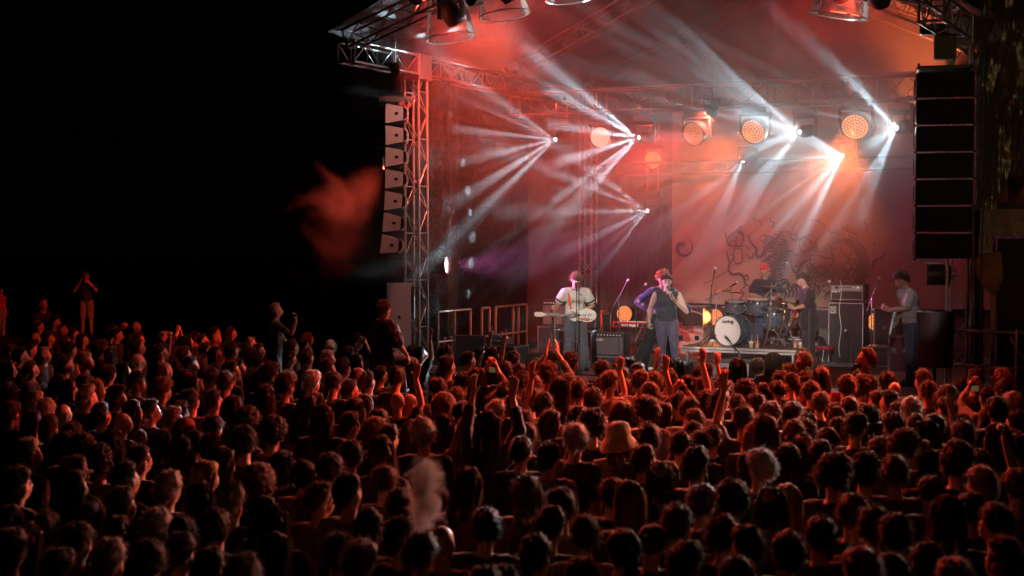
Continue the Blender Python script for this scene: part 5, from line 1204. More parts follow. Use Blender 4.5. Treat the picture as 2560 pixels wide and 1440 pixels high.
# --- bass player on the right
p = FL(2277, 1.15); rz0 = facing_rz(p, EYE) - R(72)
ps = Pose(lean=.12, nod=R(32), yaw=R(-2), width=1.0, girth=1.0, arms={1: ((.24, -.16, 1.18), (.24, -.42, 1.14), ((-.2, -.7, .4), (-.7, .2, .3), .7)), -1: ((-.25, .03, 1.14), (-.14, -.18, 1.00), ((.7, -.5, -.2), (0, .4, -1), .5))}, legs={1: ((.10, -.05, .50), (.11, -.03, .085)), -1: ((-.11, .02, .50), (-.13, .10, .085))})
g3 = figure(ps, 'bass player in a pale short sleeved shirt on the right of the stage', p, rz0, 1.82, shirt=cloth('checked_shirt', (.34, .30, .30)), trousers=cloth('dark_jeans', (.04, .05, .08)), hair=('m', 'dark', 17), shirt_kw=dict(sleeve=.8, sleeve_w=.03, puff=.028, wr=.01, hem=.9), tr_kw=dict(loose=.02))
gt = guitar('blue_bass', 'pale blue bass guitar with a maple neck', mat('pale_blue_lacquer', (.30, .45, .55), .2, coat=.6), MAPLE, head='maple', scale=1.08); gt.rotation_euler = (R(-6), R(22), rz0 + R(-22)); gt.location = rig_to(g3, (-.04, -.24, 1.02)); gt.scale = (-1, 1, 1)
st = MB()
pts = [V3(.10, -.14, 1.22), V3(.11, -.13, 1.38), V3(.10, -.05, 1.47), V3(.04, .06, 1.44), V3(-.06, .13, 1.30), V3(-.14, .08, 1.12)]
for a, b in zip(pts, pts[1:]): st.box((a + b) / 2, (.045, .008, (b - a).length * 1.05), rot=(b - a).to_track_quat('Z', 'Y'))
tag(st.build('guitar_strap', cloth('grey_strap', (.06, .05, .05)), None, loc=p, rot=(0, 0, rz0)), 'dark strap over the shoulder of the bass player', 'strap')
# --- people standing in the pit before the stage
PS_CAM = Pose(nod=R(4), arms={1: ((.30, -.12, 1.22), (.10, -.28, 1.50), ((-.3, -.3, .7), (0, 1, 0), .5)), -1: ((-.30, -.12, 1.22), (-.08, -.28, 1.50), ((.3, -.3, .7), (0, 1, 0), .5))})
q = W(2008, 700, 19.6); q.z = 0
figure(Pose(yaw=R(-30)), 'grey haired man in glasses looking away from the stage below the riser', V3(q.x, q.y, 0), facing_rz(q, EYE) + R(-20), 1.87, shirt=cloth('pit_black', (.02, .02, .02)), trousers=cloth('pit_black', (.02, .02, .02)), hair=('s', 'grey', 21), glasses=True, beard='grey', skin=SKIN2, vox=.008)
q = W(2165, 700, 18.9); q.z = 0
figure(Pose(yaw=R(-10), nod=R(-5), girth=1.2), 'big bearded man with cropped hair in the pit before the bass stack', V3(q.x, q.y, 0), facing_rz(q, EYE) + R(-75), 1.98, shirt=cloth('pit_black', (.02, .02, .02)), trousers=cloth('pit_black', (.02, .02, .02)), hair=('s', 'dark', 22), beard='dark', skin=SKIN2, vox=.008)
# --- photographer and onlooker standing raised at the far left
def plinth(px0, px1, py, d, label):
    a = W(px0, py, d); b = W(px1, py, d); o = MB().box((0, 0, a.z / 2), (b.x - a.x, 1.0, a.z), bev=.01).build('platform', BLK, None, loc=(( a.x + b.x) / 2, d, 0)); tag(o, label, 'platform'); return a.z
zp = plinth(130, 300, 842, 31, 'low dark platform under the photographer at the far left')
q = W(216, 700, 31); figure(PS_CAM, 'photographer in pale shorts aiming a camera at the far left', V3(q.x, q.y, zp), facing_rz(q, S(4, 2)) - R(60), (W(216, 680, 31).z - zp) * .995, shirt=cloth('dark_tee', (.02, .02, .02)), trousers=cloth('khaki_shorts', (.30, .24, .15)), hair=('s', 'dark', 31), vox=.008, tr_kw=dict(short=True))
cm = MB(); cm.box((0, 0, 0), (.13, .07, .09), bev=.01); cm.tube((0, -.03, 0), (0, -.16, 0), .035, n=16); hh = (W(216, 680, 31).z - zp) / 1.72
c_ = cm.build('camera_body', BLK, None); rzc = facing_rz(q, S(4, 2)) - R(60); c_.location = V3(q.x, q.y, zp) + Matrix.Rotation(rzc, 3, 'Z') @ V3(0, -.20, 1.60) * hh; c_.rotation_euler = (0, 0, rzc); tag(c_, 'black camera held up by the photographer', 'camera')
zp = plinth(-60, 45, 842, 31, 'low dark platform under the onlooker in red')
q = W(2, 700, 31); figure(Pose(yaw=R(-10)), 'onlooker in red top and pale trousers at the far left edge', V3(q.x, q.y, zp), facing_rz(q, S(4, 2)), (W(2, 722, 31).z - zp), shirt=cloth('red_top', (.40, .02, .02)), trousers=cloth('pale_trousers', (.30, .26, .18)), hair=('s', 'dark', 33), vox=.009)
# --- raised above the crowd: one on shoulders, one lifting a phone
q = W(960, 760, 20.6)
ps = Pose(yaw=R(6), width=1.12, girth=1.08, arms={-1: ((-.33, -.02, 1.16), (-.30, -.20, .98), ((0, -.4, -.8), (.4, .4, 0), .4)), 1: ((.33, -.02, 1.16), (.30, -.20, .98), ((0, -.4, -.8), (-.4, .4, 0), .4))}, legs={1: ((.20, -.38, .86), (.14, -.42, .44)), -1: ((-.20, -.38, .86), (-.14, -.42, .44))})
figure(ps, 'person in loose blue shirt sitting on shoulders above the crowd', V3(q.x, q.y, W(960, 757, 20.6).z - 1.73), facing_rz(q, S(5.5, 3)), 1.72, shirt=cloth('blue_shirt', (.010, .010, .04)), trousers=cloth('dark_jeans', (.04, .05, .08)), hair=('c', 'brown', 41), vox=.008, shirt_kw=dict(sleeve=.9, sleeve_w=.05, puff=.05, hem=.80, wr=.014))
q = W(690, 762, 24); ps = Pose(nod=R(0), arms={-1: ((-.36, -.24, 1.25), (-.38, -.32, 1.46), ((0, -.1, 1), (0, 1, 0), .6)), 1: ((.24, -.1, 1.17), (.2, -.2, 1.0))})
figure(ps, 'dark dressed person standing tall with one fist raised left of the tower', V3(q.x, q.y, W(690, 760, 24).z - 1.73), facing_rz(q, S(4, 2)) , 1.72, shirt=cloth('pit_black', (.02, .02, .02)), trousers=cloth('pit_black', (.02, .02, .02)), hair=('s', 'blond', 42), vox=.008)
a = W(690, 850, 24); tag(MB().box((0, 0, a.z / 2 - .1), (.6, .6, max(.2, W(690, 760, 24).z - 1.73)), bev=.01).build('platform', BLK, None, loc=(a.x, 24, 0)), 'dark box under the person with the raised fist', 'platform')

CROWD = """1200,1428,70,s 1248,1424,69,s 2388,1413,77,g 1453,1408,69,s 1836,1401,83,s 608,1400,60,g 2231,1396,77,s 2150,1381,92,g 525,1378,65,s 140,1378,60,s 262,1365,82,g 1715,1364,84,s 2320,1363,71,s 365,1360,50,s 892,1360,80,g 2513,1357,83,s 438,1345,50,s 835,1345,82,s 1340,1345,77,s 682,1342,75,l 1045,1340,60,s 1966,1336,86,b 20,1330,42,s 1874,1327,83,s 1554,1324,95,p 65,1320,45,l 182,1315,45,s 1628,1313,48,p 1105,1310,82,b 1000,1302,55,s 280,1300,50,l 450,1300,40,s 1459,1298,69,s 1807,1298,74,s 2245,1298,77,s 2052,1298,71,s 100,1290,50,s 380,1285,75,g 918,1282,75,s 535,1280,75,s 1369,1279,71,s 1210,1278,65,b 2183,1274,74,s 1688,1271,79,s 20,1270,38,l 685,1270,50,l 2498,1268,77,s 215,1265,48,k 2364,1253,89,L 650,1250,70,l 2130,1244,74,s 2424,1238,59,s 990,1235,50,s 1403,1232,71,s 1925,1229,68,k 295,1228,38,b 1966,1220,45,f 572,1218,61,g 1754,1218,74,s 1569,1216,77,L 790,1215,55,s 498,1212,42,l 1830,1208,77,s 1530,1200,48,s 2326,1195,48,s 1313,1195,69,k 870,1190,75,s 410,1188,50,g 175,1180,42,l 2542,1179,65,s 2453,1178,70,g 645,1178,75,c 1165,1178,75,L 33,1176,37,s 958,1172,60,s 315,1163,53,s 1646,1160,63,k 501,1158,50,f 754,1157,48,s 2241,1149,70,b 2085,1149,77,c 182,1148,39,k 2160,1147,66,c 820,1140,68,s 2333,1136,44,l 706,1131,50,k 1898,1129,72,g 2451,1128,50,s 544,1126,44,l 1741,1126,69,s 248,1125,42,c 2392,1121,68,c 1607,1120,57,s 339,1117,35,s 1973,1116,39,l 1370,1113,44,s 872,1109,44,s 2302,1108,39,L 2047,1105,44,s 66,1104,46,g 951,1098,66,l 1300,1098,57,s 451,1097,46,l 2206,1097,35,s 197,1095,39,c 162,1091,42,c 528,1091,48,s 2012,1090,50,k 2547,1088,33,s 2258,1086,66,c 1701,1086,48,s 1747,1083,48,s 389,1082,35,k 475,1082,37,s 273,1078,33,l 2067,1078,56,s 607,1072,61,s 1778,1070,35,s 966,1069,44,s 2492,1068,63,L 1432,1067,63,g 1623,1066,74,s 1313,1065,48,s 1548,1063,88,u 171,1060,33,s 2007,1058,26,c 1988,1057,57,s 1885,1057,53,f 1732,1057,31,s 671,1056,55,c 929,1056,48,c 2409,1056,66,s 2317,1055,57,l 1025,1054,48,l 1059,1052,66,g 2094,1051,33,s 1271,1050,48,s 455,1049,44,k 1920,1044,57,k 118,1043,28,s 525,1043,31,s 2293,1042,39,s 2341,1042,33,s 1166,1041,55,L 870,1037,35,s 1105,1037,46,l 2138,1036,70,s 2230,1036,53,s 2015,1036,42,s 74,1034,42,k 1219,1034,61,l 1479,1034,63,c 607,1032,57,c 940,1030,55,s 1306,1030,46,s 1374,1030,48,n 298,1029,37,b 2543,1029,35,s 1734,1027,46,s 427,1023,33,g 2094,1023,33,l 1440,1021,50,s 1859,1020,70,s 2173,1019,50,k 1583,1018,28,s 802,1015,72,L 1924,1013,31,c 252,1012,26,s 1651,1011,35,l 1546,1009,50,n 1979,1009,46,s 2247,1009,26,s 151,1008,33,b 442,1008,37,s 20,1008,33,s 1151,1008,50,s 1234,1008,48,g 324,1005,42,l 103,1003,42,g 372,1003,26,s 1350,1002,26,s 1616,1000,50,c 1721,998,48,s 2280,998,53,g 2374,998,44,s 2494,998,66,s 885,997,39,k 2123,996,26,s 572,993,48,k 758,993,42,l 1101,993,50,c 1278,991,24,n 1841,989,39,s 1889,989,46,b 1359,986,50,s 2051,985,37,s 2532,985,55,g 791,984,35,k 81,983,35,g 1697,983,31,s 2195,983,28,s 2354,983,28,s 1018,982,31,b 2223,981,46,s 534,979,26,s 1795,979,50,s 993,978,42,b 1763,978,44,l 477,977,44,s 1324,973,53,s 1483,973,61,s 1136,973,28,s 2466,972,26,s 284,970,39,c 210,967,44,g 658,967,48,l 2370,966,48,s 1905,961,42,l 1625,960,44,s 20,958,33,k 1861,958,44,c 1260,956,33,s 2029,956,42,s 1817,956,26,s 2322,955,48,s 1509,954,28,c 1944,954,33,s 238,953,28,y 394,953,42,c 1442,953,44,s 2234,953,39,b 2510,953,48,s 870,952,39,s 171,951,28,k 1398,949,46,l 1561,949,28,b 2155,948,35,c 1088,947,50,s 2400,947,35,s 1800,946,42,s 2050,944,28,c 1328,943,44,s 1719,943,50,l 1760,943,37,s 2118,942,46,s 706,941,66,c 136,940,37,l 1979,939,39,s 2018,938,37,c 1302,936,33,c 1420,936,39,s 337,935,37,c 1153,935,37,l 2221,935,39,s 557,934,44,s 774,934,53,g 920,934,35,s 826,932,46,s 1636,932,39,s 470,931,31,k 2147,931,33,s 2308,931,42,s 1520,930,46,s 1668,930,26,c 1951,930,39,s 1596,929,46,s 651,928,37,s 888,926,39,n 2505,926,48,y 2440,925,50,s 525,924,31,s 1195,924,50,L 1811,923,33,k 986,921,48,s 2055,919,44,k 1551,918,26,s 947,917,33,s 1326,917,33,s 671,915,42,c 1747,915,35,k 267,914,28,s 1370,914,46,c 1979,914,42,s 1291,911,33,s 1763,910,31,s 1592,909,28,s 300,907,24,l 844,906,26,k 1258,906,42,s 570,904,44,s 74,903,31,s 18,903,37,k 1501,903,39,s 1545,903,24,s 400,902,42,b 811,902,44,s 857,899,39,s 590,899,26,s 1671,899,26,s 1690,898,31,L 1896,898,33,s 1843,896,48,L 1566,895,31,h 1118,894,42,s 473,892,33,s 153,890,39,s 879,888,37,l 1422,886,50,c 210,883,33,g 634,882,39,c 1372,882,33,c 1933,882,44,L 341,881,37,b 1162,881,33,b 1284,880,33,s 813,878,48,g 719,878,28,s 594,875,24,g 763,873,44,s 2005,873,37,b 614,871,31,c 109,870,28,g 1112,870,33,c 1195,870,20,s 1230,870,31,h 1052,869,28,s 42,868,37,s 276,868,22,l 536,868,26,k 457,867,35,b 870,867,48,s 1028,864,28,l 21,863,24,s 403,863,28,c 643,860,18,s 68,858,22,w 510,857,26,s 575,856,35,s 616,856,28,s 168,855,33,s 252,853,28,c 758,851,28,s 726,849,37,s 341,848,35,s 822,845,31,b 621,843,20,s 158,839,13,s 466,839,19,l 883,838,33,c 505,835,14,s 200,833,24,l 765,832,24,k 412,831,26,g 339,831,24,s 86,830,22,b 116,830,20,l 534,830,22,b 487,827,16,s 444,826,26,b 183,821,13,b 269,821,20,k 287,821,16,s 575,818,22,l 533,816,24,b 156,811,11,s 280,811,15,k 310,803,13,b 94,802,13,s 335,801,20,b 133,789,18,l 105,744,20,s"""

# ------------------------------------------------------------------ the crowd
CR = [tuple(int(a) if a.lstrip('-').isdigit() else a for a in e.split(',')) for e in CROWD.split()]
HANDS = [(1081, 822, 'open', 1), (1225, 838, 'horns', 1), (1279, 836, 'horns', 1), (1362, 842, 'clap', 2), (1632, 885, 'open', -1), (1655, 866, 'open', 1),
         (1728, 868, 'open', -1), (1772, 868, 'open', 1), (1845, 945, 'open', 1), (1680, 950, 'phone', 2), (1238, 948, 'open', 2), (1188, 890, 'phone', 2), (600, 822, 'fist', 1), (388, 822, 'fist', -1), (420, 798, 'phone', 2),
         (2330, 975, 'open', 1), (2440, 935, 'phone', 2), (2455, 1030, 'fist', 1), (1352, 905, 'open', 1), (1000, 900, 'open', -1), (868, 855, 'phone', 2), (1525, 890, 'open', 1)]
def arm_pose(kind, n, s):
    up = {k: ((k * .25, -.10, 1.60), (k * .19, -.10, 1.86), ((k * .05, -.05, 1), (-k * .2, -1, 0), .12, .12)) for k in (1, -1)}
    if kind == 'horns': up = {k: ((k * .26, -.10, 1.60), (k * .22, -.12, 1.86), ((0, -.05, 1), (0, -1, 0), [0, .95, .95, 0])) for k in (1, -1)}
    if kind == 'fist': up = {k: ((k * .29, -.10, 1.58), (k * .22, -.14, 1.83), ((0, -.05, 1), (-k, 0, 0), .95)) for k in (1, -1)}
    if kind == 'clap': up = {k: ((k * .24, -.14, 1.60), (k * .08, -.16, 1.85), ((-k * .15, -.05, 1), (-k, 0, 0), .1)) for k in (1, -1)}
    if kind == 'phone': up = {k: ((k * .24, -.22, 1.52), (k * .075, -.27, 1.74), ((-k * .4, -.1, .6), (-k * .3, .8, 0), .55)) for k in (1, -1)}
    return up if n == 2 else {s: up[s]}
PROTO = {}
def proto(key, ps, sleeve=.6):
    b = body_mesh(ps, .0085 if key[0] != 'plain' else .013, .35 if key[0] != 'plain' else .55)
    s = shirt_mesh(ps, sleeve=sleeve, vox=.015, puff=.018, sleeve_w=.018, wr=.010); t = trouser_mesh(ps, vox=.018)
    b.materials.clear(); b.materials.append(SKIN); s.materials.clear(); s.materials.append(cloth('pit_black', (.02, .02, .02))); t.materials.clear(); t.materials.append(cloth('pit_black', (.02, .02, .02)))
    PROTO[key] = (b, s, t, ps)
NP = 9
for j_ in range(NP):
    r_ = random.Random(50 + j_); wd_ = (1.0, 1.10, .88)[j_ % 3]
    proto(('plain', j_), Pose(width=wd_, girth=wd_, yaw=r_.uniform(-.5, .5), nod=r_.uniform(-.12, .22), tilt=r_.uniform(-.14, .14), lean=r_.uniform(0, .06)), (.6, 1.7, .5)[j_ % 3])
def pkey(kind, n, s):
    k = (kind, n, s)
    if k not in PROTO: proto(k, Pose(arms=arm_pose(kind, n, s)), .6 if n == 1 else 1.6)
    return k
HK = {'s': ('s', 'dark'), 'c': ('c', 'brown'), 'l': ('l', 'dark'), 'L': ('l', 'brown'), 'f': ('l', 'blond'), 'g': ('g', 'grey'), 'b': ('b', None), 'k': ('w', 'dark'), 'w': ('s', 'dark'), 'y': ('w', 'blond'), 'n': ('w', 'dark'), 'u': ('w', 'brown'), 'h': ('l', 'dark'), 'p': ('p', 'brown')}
HMESH = {}
HAIRS['crowd_dark'] = hair_mat('hair_crowd_dark', (.030, .020, .015), .4); HAIRS['crowd_brown'] = hair_mat('hair_crowd_brown', (.075, .045, .028), .4); HAIRS['crowd_fair'] = hair_mat('hair_crowd_fair', (.20, .13, .07), .4)
def hmesh(kind, seed, col):
    k = (kind, seed, col)
    if k not in HMESH:
        me = hair_mesh(kind, seed, .9); me.materials.append(HAIRS[col] if col else SKIN); HMESH[k] = me
    return HMESH[k]
HATS = {}
CAPC = [('black cap', cloth('cap_black', (.03, .03, .035))), ('navy cap', cloth('cap_navy', (.03, .05, .12))), ('faded red cap', cloth('cap_red', (.28, .05, .05))), ('grey cap', cloth('cap_grey', (.16, .16, .17)))]
def hat(kind, m):
    k = (kind, m.name)
    if k not in HATS: me = hat_mesh(kind); me.materials.append(m); HATS[k] = me
    return HATS[k]
SH = [('dark top', cloth('pit_black', (.02, .02, .02))), ('dark top', cloth('top_charcoal', (.035, .035, .04))), ('dark top', cloth('top_navy', (.02, .025, .06))), ('dark top', cloth('top_brown', (.06, .035, .02))), ('dark green top', cloth('top_green', (.02, .06, .035))), ('deep red top', cloth('top_red', (.22, .015, .015))), ('grey top', cloth('top_grey', (.14, .14, .15))), ('faded pale top', cloth('top_pale', (.30, .28, .24)))]
SW = [0, 0, 0, 0, 1, 1, 1, 2, 2, 3, 3, 0, 1, 0, 4, 5, 6, 0, 1, 7]
FOCUS = S(5.0, 3.5)
rn = random.Random(77)
assign = {}
for hx, hy, kind, n in HANDS:
    best = None
    for i, e in enumerate(CR):
        if i in assign: continue
        dd = F * 1.75 / max(60, e[1] - 600); need = (.33 if kind != 'phone' else .16) * F / dd
        sc_ = abs(e[1] - (hy + need)) + .8 * abs(e[0] - hx)
        if best is None or sc_ < best[0]: best = (sc_, i)
    if best and best[0] < 70:
        e = CR[best[1]]; assign[best[1]] = (kind, abs(n) if n != -1 else 1, 1 if n == 2 else (-1 if hx > e[0] else 1))
COLN = [(250, 'at the far left edge'), (420, 'left of the dark gap'), (560, 'in the left part of the crowd'), (700, 'below the raised fist'), (850, 'left of the person on shoulders'), (990, 'below the person on shoulders'), (1130, 'below the lit tower'), (1260, 'below the framed panel'), (1370, 'below the red guitar'), (1500, 'below the guitarist in white'), (1610, 'below the silver amplifier'), (1720, 'below the singer'), (1830, "below the riser's left end"), (1940, 'below the drum kit'), (2050, 'below the guitarist in black'), (2160, 'below the bass stack'), (2270, 'below the bass player'), (2390, 'below the pole speaker'), (9999, 'at the right edge by the scaffold')]
ROWN = [(880, 'farthest rows'), (930, 'rows by the stage'), (985, 'front rows'), (1045, 'upper middle rows'), (1110, 'middle rows'), (1190, 'lower middle rows'), (1290, 'near rows'), (9999, 'nearest rows')]
HDESC = {'s': 'short haired', 'c': 'curly haired', 'l': 'long dark haired', 'L': 'long brown haired', 'f': 'long blond haired', 'g': 'grey haired', 'b': 'bald', 'y': 'blond haired', 'p': 'ponytailed'}
placed = []; GONE = 285
spots = []
for i, e in enumerate(CR):
    px, py, w_, k = e; dp = F * (3.45 - 1.73) / max(70, py - 600); dw = F * .205 / max(10, w_); dw = max(dp * .9, min(dp * 1.12, dw)); d0 = min(31, .6 * dp + .4 * dw)
    ok = None
    for off in (0, .12, -.12, .25, -.25, .4, -.4, .6, .8):
        d = d0 + off; p = W(px, py, d)
        if p.z > 2.0 and py > 790: continue
        if all((p.x - q.x) ** 2 + (p.y - q.y) ** 2 > .30 ** 2 for q in spots): ok = (d, p); break
    if not ok: ok = (d0, W(px, py, d0))
    spots.append(Vector((ok[1].x, ok[1].y, 0))); placed.append((i, e, ok[1]))
order = sorted(placed, key=lambda t: -F * .2 / t[2].y)
indiv = order[:GONE]; rest = order[GONE:]
people = []
lowb = None
def spec(i, e, p):
    r = random.Random(i * 7 + 1); k = e[3]
    if k == 'b' and i % 2 and abs(e[0] - 1105) > 40: k = 's'
    k = k; hk, hc = HK[k]
    if hc == 'dark': hc = r.choice(('crowd_dark', 'crowd_dark', 'crowd_brown'))
    if hc == 'brown': hc = r.choice(('crowd_brown', 'crowd_brown', 'crowd_dark', 'crowd_fair'))
    seed = r.randint(1, 4); key = assign.get(i); pk = pkey(*key) if key else ('plain', (2 if k in 'lLfp' and r.random() < .6 else r.randint(0, 1)) + 3 * r.randint(0, 2))
    sh = SH[r.choice(SW)]; dirp = FOCUS + Vector((r.uniform(-1.5, 1.5), 0, 0)); rz = facing_rz(p, dirp) + r.gauss(0, .16)
    h = None
    if k == 'k': c = r.choice(CAPC); h = ('cap' if r.random() < .8 else 'bcap', c)
    if k == 'w': h = ('cap', ('white cap', cloth('cap_white', (.6, .58, .55))))
    if k == 'y': h = ('cap', ('tan cap', cloth('cap_tan', (.45, .33, .15))))
    if k == 'n': h = ('beanie', r.choice([('dark beanie', cloth('beanie_dark', (.04, .04, .05))), ('brownish red beanie', cloth('beanie_red', (.16, .04, .04)))]))
    if k == 'u': h = ('bucket', ('large tan bucket hat', cloth('bucket_tan', (.48, .35, .16))))
    if k == 'h': h = ('hood', ('dark hood', cloth('hood_dark', (.05, .025, .025))))
    z = (p.z - GROUND) / 1.735
    return dict(k=k, hk=hk, hc=hc, seed=seed, pk=pk, sh=sh, rz=rz, h=h, z=z, key=key)
raw = []
for i, e, p in indiv:
    q = spec(i, e, p); root = empty('person', (p.x, p.y, GROUND if q['z'] < 1.27 else p.z - 1.96), q['rz'], None, 'person', 'people standing in the crowd')
    z = q['z'] if q['z'] < 1.27 else 1.12; root.scale = (z * .95, z * .95, z)
    b, s, t, ps = PROTO[q['pk']]
    for nm, me in (('body', b), ('shirt', s), ('trousers', t)):
        o = bpy.data.objects.new(nm, me); COL.objects.link(o); o.parent = root
        if nm == 'shirt': o.material_slots[0].link = 'OBJECT'; o.material_slots[0].material = q['sh'][1]
    if q['hk'] != 'b': o = bpy.data.objects.new('hair', hmesh(q['hk'], q['seed'], q['hc'])); COL.objects.link(o); o.parent = root; rh_ = random.Random(i); v_ = rh_.uniform(0, 1); C_ = Matrix.Translation((0, .012, .105)); o.matrix_local = ps.HM @ C_ @ Matrix.Rotation(rh_.gauss(0, .2), 4, 'Z') @ Matrix.Rotation(rh_.gauss(0, .10), 4, 'Y') @ Matrix.Diagonal((1 + .12 * v_, 1 + .10 * rh_.random(), 1 + .16 * rh_.random(), 1)) @ C_.inverted()
    if q['h']: o = bpy.data.objects.new(q['h'][0] if q['h'][0] != 'bcap' else 'cap', hat(q['h'][0], q['h'][1][1])); COL.objects.link(o); o.parent = root; o.matrix_local = ps.HM @ Matrix.Rotation(R(-6), 4, 'X')
    d = HDESC.get(q['k'], ''); act = {'open': 'with an open hand raised', 'horns': 'making a horned hand sign', 'fist': 'with a fist raised', 'clap': 'clapping overhead', 'phone': 'lifting both hands to film', None: ''}[q['key'][0] if q['key'] else None]
    if q['key'] and q['key'][0] == 'open' and q['key'][1] == 2: act = 'with both arms raised'
    look = ('%s person in %s' % (d, q['sh'][0])) if d else 'person in %s and %s' % (q['h'][1][0], q['sh'][0])
    if q['h'] and d: look = '%s person with %s' % (d, q['h'][1][0])
    colw = next(c for x, c in COLN if e[0] < x); roww = next(c for y, c in ROWN if e[1] < y)
    raw.append((root, look, act, roww, colw, e))
    if q['key'] and q['key'][0] == 'phone':
        o = MB().box((0, 0, 0), (.15, .012, .075), bev=.004).build('mobile_phone', BLK, None); sc_ = root.scale[0]
        c = Vector((p.x, p.y, root.location.z)) + Matrix.Rotation(q['rz'], 3, 'Z') @ V3(0, -.31, 1.80) * sc_; o.location = c; o.rotation_euler = (0, 0, q['rz'])
        s_ = MB().box((0, .0075, 0), (.135, .002, .066)).build('screen', glow('phone_screen', (.30, .22, .10), .25), o)
        tag(o, ('phone held up by the %s %s' % (look.split(' in ')[0].replace(' person', ' one'), colw)), 'phone', 'phones held up in the crowd')
grp = {}
for t in raw: grp.setdefault((t[1], t[2], t[3], t[4]), []).append(t)
ORD = ['leftmost', 'second from left', 'third from left', 'fourth from left', 'fifth from left', 'sixth from left', 'seventh from left']
for key, ts in grp.items():
    ts.sort(key=lambda t: t[5][0]); look, act, roww, colw = key
    for j, t in enumerate(ts):
        base = look + (' ' + act if act else '') + ', ' + roww + ' ' + colw
        if len(ts) > 1:
            base = look + (' ' + act if act else '') + ', ' + (('left' if j == 0 else 'right') + ' of two' if len(ts) == 2 else ORD[j] + ' of %s' % ['', '', '', 'three', 'four', 'five', 'six', 'seven'][len(ts)]) + ', ' + roww + ' ' + colw
        w_ = base.split()
        if len(w_) > 16: base = ' '.join(base.replace('left of the person on shoulders', 'beside the person on shoulders').replace('below the bass player', 'below the bass player').split()); w_ = base.split()
        if len(w_) > 16: base = base.replace(' in dark top', '').replace('person on shoulders', 'shoulder sitter').replace('rows by the stage', 'rows by the stage')
        if len(base.split()) > 16: base = base.replace(' in dark top', '').replace(' in the left part of the crowd', ' in the left part')
        if len(base.split()) > 16: base = base.replace('at the right edge by the scaffold', 'at the right edge').replace(' in deep red top', '').replace(' in grey top', '').replace(' in dark green top', '').replace(' and dark top', '').replace(' of two', '').replace(' person', '')
        if len(base.split()) > 16: base = base.replace(' by the scaffold', '').replace('with both arms raised', 'arms raised').replace(' at the right edge', ' far right').replace('lifting both hands to film', 'filming').replace('with an open hand raised', 'hand raised').replace('making a horned hand sign', 'with horned hand sign')
        t[0]['label'] = base
# the many small far heads beyond those: one mass
bm = bmesh.new(); mats_ = [SKIN, SH[0][1], HAIRS['crowd_dark'], HAIRS['crowd_brown'], HAIRS['grey']]; mi = {m.name: j for j, m in enumerate(mats_)}
low = {}
def lowmesh(me):
    if me.name not in low:
        o = bpy.data.objects.new('x', me); COL.objects.link(o); md = o.modifiers.new('d', 'DECIMATE'); md.ratio = .25; low[me.name] = evaluated(o)
    return low[me.name]
def add_to(bm, me, M, mid):
    n0 = len(bm.faces); v0 = len(bm.verts); bm.from_mesh(me); bm.verts.ensure_lookup_table(); bm.faces.ensure_lookup_table()
    for v in bm.verts[v0:]: v.co = M @ v.co
    for f in bm.faces[n0:]: f.material_index = mid; f.smooth = True
extra = []
for i, e, p in rest: extra.append((i, p, e[3]))
for i, p, k in extra:
    q = spec(i, (0, 0, 0, k), p); z = min(q['z'], 1.2); M = Matrix.Translation((p.x, p.y, p.z - 1.735 * z)) @ Matrix.Rotation(q['rz'], 4, 'Z') @ Matrix.Diagonal((z, z, z, 1)); b, s, t, ps = PROTO[q['pk']]
    add_to(bm, lowmesh(b), M, 0); add_to(bm, lowmesh(s), M, 1)
    if q['hk'] != 'b': hm_ = hmesh(q['hk'], q['seed'], q['hc']); add_to(bm, hm_, M @ ps.HM, 4 if q['hc'] == 'grey' else 2 if q['hc'] == 'crowd_dark' else 3)
me = bpy.data.meshes.new('crowd'); bm.to_mesh(me); bm.free()
for m in mats_: me.materials.append(m)
if len(me.vertices): o = bpy.data.objects.new('crowd', me); COL.objects.link(o); tag(o, 'distant people packed together beyond the individual heads at the left', kind='stuff')

